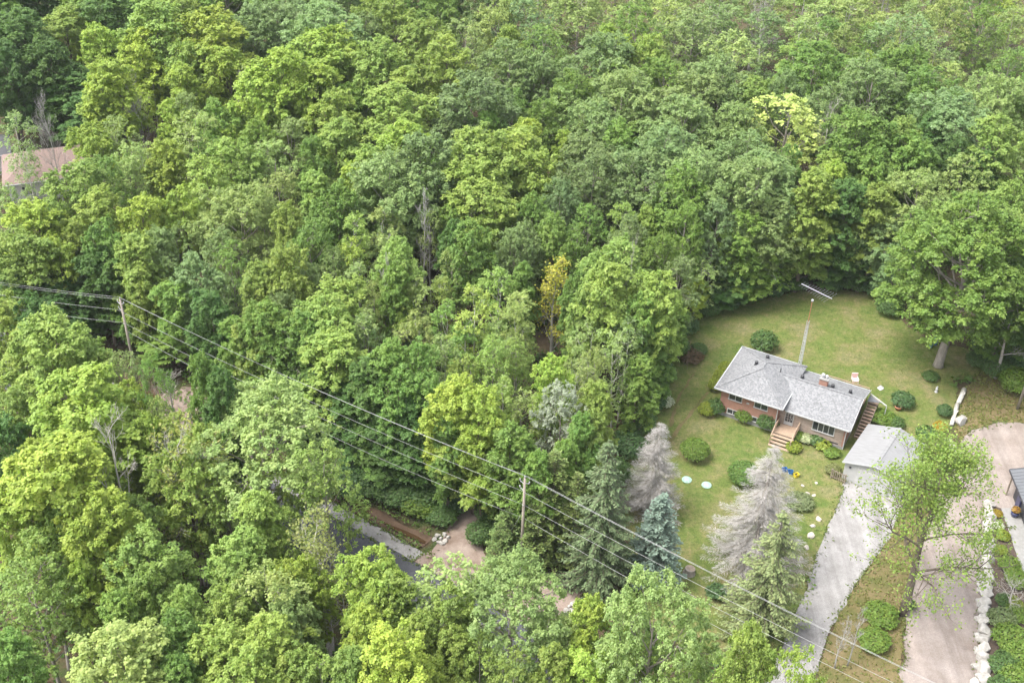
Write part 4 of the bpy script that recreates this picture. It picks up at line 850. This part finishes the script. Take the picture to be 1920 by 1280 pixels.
# front deck
deck = tag(empty('front_deck', (HX0, HY0, 0), HRZ), 'weathered wooden entrance deck with wide steps and side railings', 'deck')
for k in range(12): MB().box(7.2,9.5,-.4+k*.156,-.4+k*.156+.145,.84,.88).build('plank', M['wood'], deck)
MB().box(7.25,9.45,-.37,1.42,.02,.835).build('deck_frame', M['wood_grey'], deck)
for k in range(4):
    y1 = -.42-k*.36; zt = .88-.21*(k+1)+.03
    MB().box(7.17,9.53,y1-.345,y1,zt-.05,zt).build('tread', M['wood'], deck)
    MB().box(7.2,9.5,y1-.04,y1-.005,zt-.2,zt-.052).build('riser', M['wood_grey'], deck)
for u in (7.24, 9.46):
    rl = MB().bar((u,1.35,1.75),(u,-.35,1.75),.09,.05).bar((u,1.35,1.25),(u,-.35,1.25),.05,.05).bar((u,-.35,1.75),(u,-1.5,1.1),.09,.05)
    for y, z0, z1 in ((1.35,.88,1.8),(.5,.88,1.8),(-.35,.88,1.8),(-1.5,.1,1.15)): rl.box(u-.045,u+.045,y-.045,y+.045,z0,z1)
    for y in np.arange(-.25,1.3,.16): rl.box(u-.018,u+.018,y-.018,y+.018,.9,1.74)
    rl.build('railing', M['wood'], deck)
# side steps between the house and the garage
st = tag(empty('side_steps', (HX0, HY0, 0), HRZ), 'brown timber steps between the bungalow and the garage', 'steps')
for k in range(11):
    y0 = 4.1+k*.42; z = .17+k*.15
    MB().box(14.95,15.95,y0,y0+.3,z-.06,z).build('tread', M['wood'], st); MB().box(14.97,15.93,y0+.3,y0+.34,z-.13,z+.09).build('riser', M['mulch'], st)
MB().box(14.95,16.0,8.73,9.9,1.66,1.76).build('landing', M['wood'], st)
MB().bar((14.93,4.1,.1),(14.93,8.7,1.62),.05,.22).bar((15.97,4.1,.1),(15.97,8.7,1.62),.05,.22).box(15.0,15.1,9.7,9.8,0,1.66).box(15.85,15.95,9.7,9.8,0,1.66).box(15.0,15.1,8.8,8.9,0,1.66).box(15.85,15.95,8.8,8.9,0,1.66).build('stringer', M['wood_grey'], st)
# awning at the right rear corner
aw = tag(empty('corner_awning', (HX0, HY0, 0), HRZ), 'white framed awning sloping off the right rear house corner', 'awning')
MB().bar((14.95,8.95,2.8),(17.0,8.4,2.25),.1,.12).build('beam', M['white'], aw); MB().bar((17.0,8.4,0),(17.0,8.4,2.18),.08,.08).build('post', M['white'], aw)
MB().slab([(14.95,8.85,2.72),(14.95,7.7,2.6),(16.3,8.5,2.36)], .03).build('panel', M['steelroof'], aw)
# rear deck rail and chair
rd = tag(empty('rear_deck', (HX0, HY0, 0), HRZ), 'wooden rear deck with a rail behind the lower roof', 'deck')
for k in range(12): MB().box(9.6,14.4,9.3+k*.16,9.3+k*.16+.15,.86,.9).build('plank', M['wood'], rd)
MB().box(9.65,14.35,9.32,11.15,.02,.85).build('deck_frame', M['wood_grey'], rd)
rl = MB().bar((9.6,11.2,1.85),(14.4,11.2,1.85),.1,.05)
for u in np.arange(9.65,14.5,.95): rl.box(u-.045,u+.045,11.16,11.24,.9,1.83)
for u in np.arange(9.7,14.4,.16): rl.box(u-.015,u+.015,11.185,11.215,.92,1.82)
rl.build('railing', M['wood'], rd)
pc_ = at(1603, 713, 1.3); pchair = tag(empty('patio_chair', (pc_[0], pc_[1], .9), HRZ+.5), 'pinkish cushioned patio chair behind the lower roof', 'chair')
MB().box(-.35,.35,-.35,.35,.4,.52).build('seat', M['pink'], pchair); MB().box(-.35,.35,.36,.48,.45,1.15).build('backrest', M['pink'], pchair)
for a in (-.32, .32):
    for b in (-.3, .4): MB().box(a-.03,a+.03,b-.03,b+.03,0,.399).build('leg', M['white'], pchair)
    MB().box(a-.05,a+.05,-.35,.35,.68,.73).build('armrest', M['white'], pchair)

# ------------------------------------------------------------------ antenna mast
ma = at(1500, 681, 4.1); lo, hi = 0, 30
for _ in range(40):
    mm = (lo+hi)/2
    if proj((ma[0], ma[1], mm))[1] > 566: lo = mm
    else: hi = mm
mh = lo
ant = tag(empty('antenna_mast', (ma[0], ma[1], 0), .3), 'lattice television antenna mast with toothed aerial behind the bungalow', 'antenna')
lt = mh*.80
def leg_at(k, z): a = k*2.0944; r_ = .24-.10*z/lt; return (r_*math.cos(a), r_*math.sin(a), z)
for k in range(3): MB().path([leg_at(k,0), leg_at(k,lt)], [.03,.03], 5).build('leg', M['metal'], ant)
lat = MB()
for i in range(int(lt/.45)):
    for k in range(3): lat.path([leg_at(k,i*.45), leg_at((k+1)%3,min(lt,(i+1)*.45))], [.014,.014], 3, False).path([leg_at(k,i*.45), leg_at((k+1)%3,i*.45)], [.014,.014], 3, False)
lat.build('lattice', M['metal'], ant)
MB().path([(0,0,lt-1.2),(0,0,mh+.25)], [.04,.035], 6).build('mast_pipe', M['terracotta'], ant)
b0 = at(1503, 532, mh+.2)-[ma[0],ma[1],0]; b1 = at(1560, 560, mh+.2)-[ma[0],ma[1],0]
rot = Matrix.Rotation(-.3, 3, 'Z'); b0 = rot@Vector(b0); b1 = rot@Vector(b1)
boom = MB().bar(b0, b1, .06, .06).build('boom', M['metal'], ant)
bd = (b1-b0).normalized(); sd_ = bd.cross(Vector((0,0,1))).normalized()
for i in range(12):
    t = (i+.3)/12; c = b0+(b1-b0)*t; L = .55+.75*t
    MB().path([c-sd_*L, c+sd_*L], [.010,.010], 4).build('element', M['metal'], boom)
MB().box(-.1,.1,-.1,.1,mh+.1,mh+.3).build('bracket', M['metal'], ant)

# ------------------------------------------------------------------ garage
GO = at(1579.6, 865, 2.4); GRZ = math.radians(-32.5)
gar = tag(empty('garage', (GO[0], GO[1], 0), GRZ), 'white detached garage with a pale low gable roof', 'garage')
MB().box(.25,6.45,.3,7.2,-.2,2.38).build('wall', M['white'], gar)
g = MB(); g.add([(.25,.31,2.381),(6.45,.31,2.381),(3.35,.31,3.3),(.25,.43,2.381),(6.45,.43,2.381),(3.35,.43,3.3)], [(0,1,2),(5,4,3),(0,2,5,3),(1,4,5,2),(0,3,4,1)]); g.build('gable_wall', M['white'], gar)
g = MB(); g.add([(.25,7.07,2.381),(6.45,7.07,2.381),(3.35,7.07,3.3),(.25,7.19,2.381),(6.45,7.19,2.381),(3.35,7.19,3.3)], [(0,1,2),(5,4,3),(0,2,5,3),(1,4,5,2),(0,3,4,1)]); g.build('gable_wall', M['white'], gar)
M['paleroof'] = plain('weathered_pale_roof', (.21,.211,.215), (.155,.155,.157), 2.2, .8, bmp=.3, stretch=(.5,3,1))
MB().slab([(0,0,2.42),(3.349,0,3.42),(3.349,7.5,3.42),(0,7.5,2.42)], .08).build('roof_slope', M['paleroof'], gar)
MB().slab([(3.351,0,3.42),(6.7,0,2.42),(6.7,7.5,2.42),(3.351,7.5,3.42)], .08).build('roof_slope', M['paleroof'], gar)
MB().bar((3.35,-.01,3.43),(3.35,7.51,3.43),.25,.03).build('ridge_cap', M['paleroof'], gar)
for p, q in (((-.02,-.03,2.36),(3.35,-.03,3.36)),((3.35,-.03,3.36),(6.72,-.03,2.36))): MB().bar(p,q,.05,.14).build('rake_board', M['gutter'], gar)
gd = MB().box(1.6,5.1,.22,.296,.02,2.1).build('garage_door', M['vinyl'], gar)
for k in range(4): MB().box(1.65,5.05,.19,.2195,.06+k*.515,.54+k*.515).build('door_panel', M['white'], gd)
MB().box(.75,.95,.2,.298,1.75,1.95).build('wall_lamp', M['darkmetal'], gar)
# wooden gate between house and garage
gp = at(1572, 893, .6); gt = tag(empty('wooden_gate', (gp[0], gp[1], 0), math.radians(-35)), 'low dark wooden gate between house corner and garage', 'gate')
for x in (-.75, .75): MB().box(x-.06,x+.06,-.06,.06,-.2,1.25).build('post', M['wood_grey'], gt)
MB().bar((-.69,0,1.1),(.69,0,1.1),.05,.09).bar((-.69,0,.3),(.69,0,.3),.05,.09).build('rail', M['wood_grey'], gt)
for k in range(6): MB().box(-.6+k*.22,-.52+k*.22,-.06,-.026,.15,1.2).build('slat', M['wood_grey'], gt)

# ------------------------------------------------------------------ building at the right edge
A_ = at(1893.5, 879.5, 3.1); B_ = at(1920, 945, 3.1); C_ = at(1920, 882.5, 3.5)
e1 = unit(B_-A_); e2 = np.array([-e1[1], e1[0], 0])
if e2@(C_-A_) < 0: e2 = -e2
rb = empty('workshop_building', (A_[0], A_[1], 0), math.atan2(e2[1], e2[0]))   # local x = e2 (away to the right), local y = -e1 or e1
sgn = 1 if (e2[0]*e1[1]-e2[1]*e1[0]) > 0 else -1
tag(rb, 'dark grey metal-roofed building cut by the right edge', 'building')
def ly(v): return sgn*v
rs = MB(); rs.slab([(0,0,3.1),(0,ly(9),3.1),(5,ly(9),4.1),(5,0,4.1)] if sgn < 0 else [(0,0,3.1),(5,0,4.1),(5,ly(9),4.1),(0,ly(9),3.1)], .12); rs.build('roof_slope', M['steelroof'], rb)
for k in range(19):
    MB().bar((.02,ly(.1+k*.48),3.12),(4.95,ly(.1+k*.48),4.11),.03,.04).build('roof_seam', M['steelroof'], rb)
MB().bar((-.03,0,3.02),(-.03,ly(9),3.02),.06,.2).bar((0,ly(-.04),3.02),(5,ly(-.04),4.02),.06,.2).build('fascia', M['darkmetal'], rb)
y0, y1 = sorted((ly(.7), ly(8.5)))
MB().box(.9,5,y0,y1,-.2,3.2).build('wall', M['darkmetal'], rb)
MB().box(.72,.9-.003,min(ly(2),ly(2.9)),max(ly(2),ly(2.9)),.05,2.1).build('door', M['navy'], rb)
MB().box(.2,.34,min(ly(.4),ly(.54)),max(ly(.4),ly(.54)),0,3.0).build('post', M['wood_grey'], rb)
sheet('concrete_walk', [(1877,953),(1908,951),(1945,1000),(1960,1120),(1930,1095),(1912,1060),(1895,1005)], .045, M['concrete'], 'grey concrete walk beside the dark building', .03, 12)
sheet('planting_bed', [(1852,945),(1878,954),(1896,1008),(1913,1062),(1935,1100),(1960,1130),(1960,1310),(1850,1310),(1852,1150)], .036, M['mulch'], 'dark mulched bed behind the boulder wall', .1, 13)
pp = at(1903, 962, .4); pot = tag(empty('flower_pot', (pp[0], pp[1], .045), 0), 'dark blue pot of rusty flowers on the concrete walk', 'flower pot')
MB().lathe([(.25,0),(.4,.25),(.42,.5),(.36,.62),(.36,.6)], 16).build('pot', M['navy'], pot, True)
k = link('flowers', shrub_mesh('potflower', 91, .45, .7, 260, .16)[0], pot, (0,0,.5)); k.color = (.3,.17,.04,1)

# ------------------------------------------------------------------ boulders and stones
def rock_mesh(name, seed, mat, sub=3):
    bm = bmesh.new(); bmesh.ops.create_icosphere(bm, subdivisions=sub, radius=1); rng = np.random.default_rng(seed)
    pl = unit(rng.normal(size=(11,3))); h = rng.uniform(.5,.88,11)
    for v in bm.verts:
        c = np.array(v.co)
        for n_, hh in zip(pl, h):
            d = c@n_
            if d > hh: c = c-n_*(d-hh)*.9
        v.co = c*(1+.03*math.sin(c[0]*9+seed)*math.cos(c[1]*8))
    me = bpy.data.meshes.new(name); bm.to_mesh(me); bm.free(); me.materials.append(mat); return me
RK = [rock_mesh('boulder%d'%i, 500+i, M['boulder']) for i in range(6)]; RS = [rock_mesh('stone%d'%i, 520+i, M['rock'], 2) for i in range(4)]
def rock(name, x, y, sx, sy, sz, me, label, group, rz=0., z=None):
    p = at(x, y, sz*.4); o = link(name, me, None, (p[0], p[1], sz*.25 if z is None else z)); o.scale = (sx, sy, sz); o.rotation_euler = (0,0,rz)
    return tag(o, label, 'boulder' if name == 'boulder' else 'stone', group)
rr = random.Random(3); bl_ = []
y = 944.
while y < 1290:
    f = (y-944)/336; x = 1855-13*f+rr.uniform(-1.5,1.5); sx = rr.uniform(.58,.8)*(1+.25*f); sy = rr.uniform(.55,.78)*(1+.25*f)
    bl_.append((x, y, sx, sy, rr.uniform(.5,.7))); y += 11.5+8*f+rr.uniform(-1.5,2.5)
nb = len(bl_)
for i, (x, y, sx, sy, sz) in enumerate(bl_):
    rock('boulder', x, y, sx, sy, sz, RK[i % 6], 'white boulder in the wall by the dirt driveway, %s from far end' % ORD[i+1], 'white boulder wall', rr.uniform(0,6))
b2 = [(1841,1050,.4),(1839,1078,.42),(1838,1105,.45),(1837,1132,.4),(1834,1160,.45),(1833,1190,.5),(1831,1218,.45),(1829,1248,.5),(1828,1276,.5),(1860,1232,.4),(1858,1262,.55)]
for i, (x, y, s) in enumerate(b2[:9]):
    rock('boulder', x, y, s, s*.85, s*.7, RK[(i+2) % 6], 'lower white boulder leaning on the wall foot, %s from far end' % ORD[i+1], 'lower course of the boulder wall', i*1.3)
rock('boulder', 1860, 1234, .45, .4, .35, RK[1], 'loose rounded boulder behind the wall near the bottom', None, 1)
rock('boulder', 1801, 788, 1.1, .7, .7, RK[0], 'large white boulder at the end of the fallen log', None, .9)
rock('boulder', 1776, 833, 1.35, .9, .8, RK[3], 'large flat pale boulder by the garage corner', None, .3)
rock('boulder', 1757, 891, .55, .5, .4, RK[4], 'tan boulder among grasses beside the garage', None, 2)
rock('boulder', 1774, 848, .9, .5, .4, RK[5], 'low pale slab below the large flat boulder', None, .1)
for i, (x, y, s) in enumerate([(1513,925,.35),(1526,928,.3),(1535,972,.42),(1523,985,.36),(1521,1003,.5),(1512,1025,.38),(1500,1045,.42),(1497,1060,.3),(1505,910,.25),(1531,905,.22)]):
    rock('stone', x, y, s, s*.8, s*.6, RS[i % 4], 'field stone edging the gravel driveway, %s in order from the house' % ORD[sorted([925,928,972,985,1003,1025,1045,1060,910,905]).index(y)+1], 'stones along the gravel driveway', i)
for i, (x, y) in enumerate([(820,1003),(827,1009),(833,1002),(822,1016),(835,1013),(814,1010),(829,1018),(841,1007)]):
    rock('stone', x, y, .32, .27, .22, RK[i % 6], 'white culvert stone at the ditch end, %s from left' % ORD[sorted([820,827,833,822,835,814,829,841]).index(x)+1], 'culvert stones at the ditch end', i, .1)
for i, (x, y) in enumerate([(1062,1142),(1068,1136),(1072,1145),(1058,1150),(1075,1130)]):
    rock('stone', x, y, .35, .28, .25, RK[i % 6], 'white roadside stone below the gravel apron, %s from left' % ORD[sorted([1062,1068,1072,1058,1075]).index(x)+1], 'stones below the gravel apron', i)
for i, (x, y) in enumerate([(918,1076),(926,1084),(934,1090),(944,1076)]):
    rock('stone', x, y, .32, .28, .2, RK[i % 6], 'pale stone beside the mud patch, %s from left' % ORD[i+1], 'stones beside the mud patch', i)
# ------------------------------------------------------------------ small garden things
def lid(x, y, label):
    p = at(x, y); o = tag(empty('septic_lid', (p[0], p[1], .02)), label, 'septic lid', 'septic lids')
    MB().lathe([(.52,0),(.52,.1),(.44,.13)], 20).build('rim', M['lid'], o, True); MB().lathe([(.40,.131),(.36,.19),(.05,.21)], 20).build('cap', M['lid'], o, True)
lid(1287.6, 900, 'pale green round septic lid nearer the smaller dead spruce'); lid(1324.6, 910, 'pale green round septic lid nearer the larger dead spruce')
def bin_(x, y, mat, label, rz):
    p = at(x, y); o = tag(empty('recycling_box', (p[0], p[1], .02), rz), label, 'recycling box', 'recycling boxes'); m2 = MB()
    a, b, h = .27, .2, .4; t = .02
    lo = [(-a*.85,-b*.85,0),(a*.85,-b*.85,0),(a*.85,b*.85,0),(-a*.85,b*.85,0)]; hi_ = [(-a,-b,h),(a,-b,h),(a,b,h),(-a,b,h)]; ih = [(-a+t,-b+t,h),(a-t,-b+t,h),(a-t,b-t,h),(-a+t,b-t,h)]; il = [(-a*.8,-b*.8,.03),(a*.8,-b*.8,.03),(a*.8,b*.8,.03),(-a*.8,b*.8,.03)]
    m2.add(lo+hi_+ih+il, [(3,2,1,0)]+[(i,(i+1)%4,4+(i+1)%4,4+i) for i in range(4)]+[(4+i,4+(i+1)%4,8+(i+1)%4,8+i) for i in range(4)]+[(8+i,8+(i+1)%4,12+(i+1)%4,12+i) for i in range(4)]+[(12,13,14,15)])
    m2.build('tub', mat, o); MB().box(-a-.02,a+.02,-b-.02,-b-.002,h-.05,h-.01).box(-a-.02,a+.02,b+.002,b+.02,h-.05,h-.01).build('rim', mat, o)
    MB().box(-.12,.1,-.1,.08,.04,.3).build('contents', M['black'], o)
bin_(1470.4, 883, M['blue'], 'left blue recycling box on the lawn', .2); bin_(1481.5, 887.5, M['blue'], 'right blue recycling box beside the yellow one', -.3); bin_(1492.7, 893.5, M['yellow'], 'yellow recycling box on the lawn', .5)
p = at(1292, 1074); stp = tag(empty('tree_stump', (p[0], p[1], 0)), 'cut grey tree stump on the lawn under the wires', 'stump')
MB().path([(0,0,-.2),(0,0,.05),(.03,0,.3),(.05,.02,.62)], [.75,.62,.52,.5], 14).build('bark', M['bark_grey'], stp); MB().lathe([(.47,.0),(.47,.012),(.2,.03),(.02,.02)], 14, (.05,.02,.62)).build('cut_face', M['wood_grey'], stp)
def log(ps, r0, label, name='fallen_log'):
    q = [at(x, y, r0) for x, y in ps]; o = tag(empty(name, (q[0][0], q[0][1], 0)), label, 'log', 'logs behind the garage')
    q = [tuple(v-[q[0][0], q[0][1], 0]) for v in q]
    MB().path(q, [r0*(1-.08*i) for i in range(len(q))], 9).build('trunk', M['bark_pale'], o, True)
    MB().path([q[1], (q[1][0]+.4, q[1][1]+.2, q[1][2]+.35)], [r0*.4, r0*.2], 5).build('branch_stub', M['bark_pale'], o)
log([(1808,730),(1803,742),(1797,755)], .3, 'upper of two pale logs lying behind the garage'); log([(1795,758),(1790,776),(1784,796)], .26, 'lower of two pale logs lying behind the garage')
p = at(1755, 735); stt = tag(empty('garden_statue', (p[0], p[1], 0), .4), 'small white statue on the back lawn near the logs', 'statue')
MB().lathe([(.2,0),(.2,.08),(.1,.1),(.14,.35),(.16,.5),(.07,.62)], 10).build('body', M['white'], stt, True); MB().lathe([(.02,.6),(.1,.68),(.1,.78),(.02,.86)], 10).build('head', M['white'], stt, True)
p = at(1651, 728); sg = tag(empty('garden_sheet', (p[0], p[1], 0), .6), 'crumpled white sheet on the grass behind the bungalow', 'sheet')
MB().add([(-.4,-.3,.03),(.1,-.35,.12),(.42,-.1,.05),(.35,.3,.14),(-.1,.33,.06),(-.45,.15,.16),(0,0,.3)], [(0,1,6),(1,2,6),(2,3,6),(3,4,6),(4,5,6),(5,0,6)]).build('cloth', M['white'], sg)
p = at(1683, 768); tp_ = tag(empty('terracotta_pot', (p[0], p[1], 0)), 'round terracotta pot below the lone dark bush', 'flower pot')
MB().lathe([(.24,0),(.36,.4),(.42,.4),(.42,.5),(.34,.5),(.3,.4)], 14).build('pot', M['terracotta'], tp_, True)
MB().lathe([(.3,.4),(.1,.43)], 14).build('soil', M['mulch'], tp_)
for x, y, lb in ((1743,650,'blue barrel left of the huge maple trunk'),(1752,645,'blue barrel next behind the huge maple trunk'),(1772,648,'blue barrel right of the huge maple trunk')):
    p = at(x, y); o = tag(empty('plastic_barrel', (p[0], p[1], 0)), lb, 'barrel', 'blue barrels by the maple'); MB().lathe([(.28,0),(.31,.2),(.33,.25),(.31,.3),(.31,.6),(.33,.65),(.31,.7),(.28,.95)], 16).build('drum', M['blue'], o, True); MB().lathe([(.26,.951),(.26,.98),(.05,1.0)], 16).build('lid', M['yellow' if x == 1743 else 'blue'], o, True)
# brush pile and planks at the left lawn edge
p = at(1294, 672); bp = tag(empty('brush_pile', (p[0], p[1], 0)), 'brown brush pile at the left lawn edge behind the house', 'brush pile')
k = link('dead_leaves', shrub_mesh('brushleaf', 92, 1.5, 1.1, 900, .24, .4)[0], bp); k.color = (.14,.095,.055,1)
tw = MB(); rg = np.random.default_rng(4)
for i in range(60):
    a, c = rg.uniform(0, 6.28), rg.normal(size=2)*.7; tw.path([(c[0]-math.cos(a)*.8,c[1]-math.sin(a)*.8,rg.uniform(.1,.5)),(c[0]+math.cos(a)*.8,c[1]+math.sin(a)*.8,rg.uniform(.5,1.2))], [.03,.012], 3, False)
tw.build('twigs', M['bark'], bp)
p = at(1277, 662); pl_ = tag(empty('plank_stack', (p[0], p[1], 0), 1.0), 'weathered planks lying beside the brush pile', 'planks')
for i in range(5): MB().box(-1.3,1.3,-.4+i*.17,-.26+i*.17,.02+.05*(i%2),.06+.05*(i%2)).build('plank', M['wood_grey'], pl_)
# wheel tracks worn in the lawn
for i, ps in enumerate(([(1255,800),(1262,765),(1276,735),(1300,700),(1303,702),(1280,737),(1268,766),(1261,800)], [(1252,828),(1275,795),(1300,765),(1325,735),(1329,736),(1304,768),(1281,797),(1258,830)])):
    sheet('wheel_track', ps, .034, M['verge'], '%s bare wheel track worn into the lawn left of the house' % ('left', 'right')[i], .12, 30+i)

# ------------------------------------------------------------------ brown-roofed house at the left edge
hp = at(108, 296, 4.); lh = tag(empty('far_house', (hp[0], hp[1], 0), .35), 'house with brown hip roof behind trees at the left edge', 'house')
MB().box(-7,7,-4.2,4.2,-.2,3.2).build('wall', M['vinyl'], lh)
for pts in ([(-7.6,-4.8,3.2),(7.6,-4.8,3.2),(3.2,0,5.6),(-3.2,0,5.6)],[(7.6,4.8,3.2),(-7.6,4.8,3.2),(-3.2,0,5.6),(3.2,0,5.6)],[(-7.6,4.8,3.2),(-7.6,-4.8,3.2),(-3.2,0,5.6)],[(7.6,-4.8,3.2),(7.6,4.8,3.2),(3.2,0,5.6)]): MB().slab(pts, .1).build('roof_slope', M['brownroof'], lh)
MB().bar((-7.6,-4.86,3.1),(7.6,-4.86,3.1),.1,.14).build('gutter', M['gutter'], lh)
for u in (-4.5, 0., 4.): window(lh, u-.7, u+.7, 1.1, 2.3, -4.2, 2)
hp = at(-42, 268, 4.); lh2 = tag(empty('dark_roof_shed', (hp[0], hp[1], 0), .35), 'dark-roofed shed with white gutter at the left frame edge', 'shed')
MB().box(-4,4,-3,3,-.2,3.3).build('wall', M['vinyl'], lh2)
for pts in ([(-4.4,-3.4,3.3),(4.4,-3.4,3.3),(4.4,0,4.6),(-4.4,0,4.6)],[(4.4,3.4,3.3),(-4.4,3.4,3.3),(-4.4,.001,4.6),(4.4,.001,4.6)]): MB().slab(pts, .1).build('roof_slope', M['darkmetal'], lh2)
MB().bar((-4.4,-3.46,3.2),(4.4,-3.46,3.2),.1,.15).build('gutter', M['gutter'], lh2)

# ------------------------------------------------------------------ utility poles and wires
def upole(x, y, h, label, rz, lean=(0, 0), arms=True):
    o = tag(empty('utility_pole', (x, y, 0), rz), label, 'utility pole', 'utility poles')
    MB().path([(0,0,-.5),(lean[0]*.5,lean[1]*.5,h*.5),(lean[0],lean[1],h)], [.17,.145,.11], 10).build('pole', M['pole'], o, True)
    if arms:
        MB().lathe([(.03,0),(.03,.12),(.07,.14),(.07,.24),(.03,.28)], 8, (lean[0],lean[1],h)).build('insulator', M['white'], o, True)
        for k, (s, z) in enumerate(((-1,h-.5),(1,h-.35),(-1,h-1.3))):
            br = MB().bar((lean[0],lean[1],z-.25),(lean[0]+s*.5,lean[1],z),.06,.06).build('bracket', M['metal'], o)
            MB().lathe([(.03,0),(.06,.03),(.06,.2),(.02,.24)], 8, (lean[0]+s*.5,lean[1],z)).build('insulator', M['white'], br, True)
        MB().bar((lean[0]*.75,lean[1]*.75-.16,h*.74),(lean[0]*.75,lean[1]*.75+.16,h*.74),.12,.1).build('clamp', M['metal'], o)
    return o
pB, hB = topz(976, 1076, 897); hB = 12.1
pA = at(229, 562, 11.8); 
upole(pA[0], pA[1], 11.6, 'leaning wooden utility pole among the trees on the left', -.6, (-.5, .1))
upole(pB[0], pB[1], hB, 'tall wooden utility pole by the gravel apron at the centre', -.6, (.05, 0))
pR = at(1907, 767); upole(pR[0], pR[1], 12., 'bare wooden utility pole at the right edge', 0, (.25, 0), False)
def wire(p, q, sag, label, r=.013, n=26):
    p = np.array(p, float); q = np.array(q, float); t = np.linspace(0, 1, n); pts = p+(q-p)*t[:, None]; pts[:, 2] -= 4*sag*t*(1-t)
    o = MB().path([tuple(x) for x in pts-p], r, 5).build('power_line', M['wire'], None, True, tuple(p))
    return tag(o, label, 'wire', 'overhead wires')
nrm = np.array([RN[0], RN[1], 0.]); dR = np.array([RD[0], RD[1], 0.])
topA = np.array([pA[0]-.42, pA[1]+.37, 0]); topB = np.array([pB[0]+.04, pB[1]-.03, 0])
pend = pB+dR*56; pend[2] = 0
lend = at(-260, 497, 10.5)
offs = [(0., 11.88, 12.38, 'topmost'), (-.5, 11.3, 11.95, 'second highest'), (.5, 10.55, 11.0, 'third highest'), (0.05, 8.6, 8.95, 'lower single')]
for o_, za, zb, nm in offs:
    a = topA+nrm*o_; b = topB+nrm*o_; c = pend+nrm*o_; d = lend+nrm*o_
    wire((*a[:2], za), (*b[:2], zb), .7, '%s wire from the left utility pole to the centre pole' % nm)
    wire((*b[:2], zb), (*c[:2], zb-.2), .7, '%s wire from the centre pole toward the lower right' % nm)
    wire((*a[:2], za), (*d[:2], za-.3), .5, '%s wire leaving the left utility pole to the left' % nm)
wire((*topA[:2], 7.6), (*topB[:2], 7.3), 1.2, 'thin lowest cable from the left pole to the centre pole', .014)
wire((*topB[:2], 7.3), (*pend[:2], 7.0), 1.2, 'thin lowest cable from the centre pole toward the lower right', .014)
gy_ = road(-3.2, .2); wire((*topB[:2], 8.2), (gy_[0], gy_[1], 0.), 0., 'slanting guy wire left of the centre pole', .014, 3)

# ------------------------------------------------------------------ thin summer haze in the air
hz, hnt, _b = new_mat('haze'); hnt.nodes.remove(_b)
pv = N(hnt, 'ShaderNodeVolumePrincipled'); pv.inputs['Color'].default_value = (.86,.90,.94,1); pv.inputs['Density'].default_value = .0001; pv.inputs['Anisotropy'].default_value = .2
hnt.links.new(pv.outputs[0], hnt.nodes['Material Output'].inputs['Volume'])
tag(MB().box(-5200,5200,-4800,6800,-3,90).build('haze', hz), 'thin pale summer haze over the wood', 'haze', None, 'stuff')
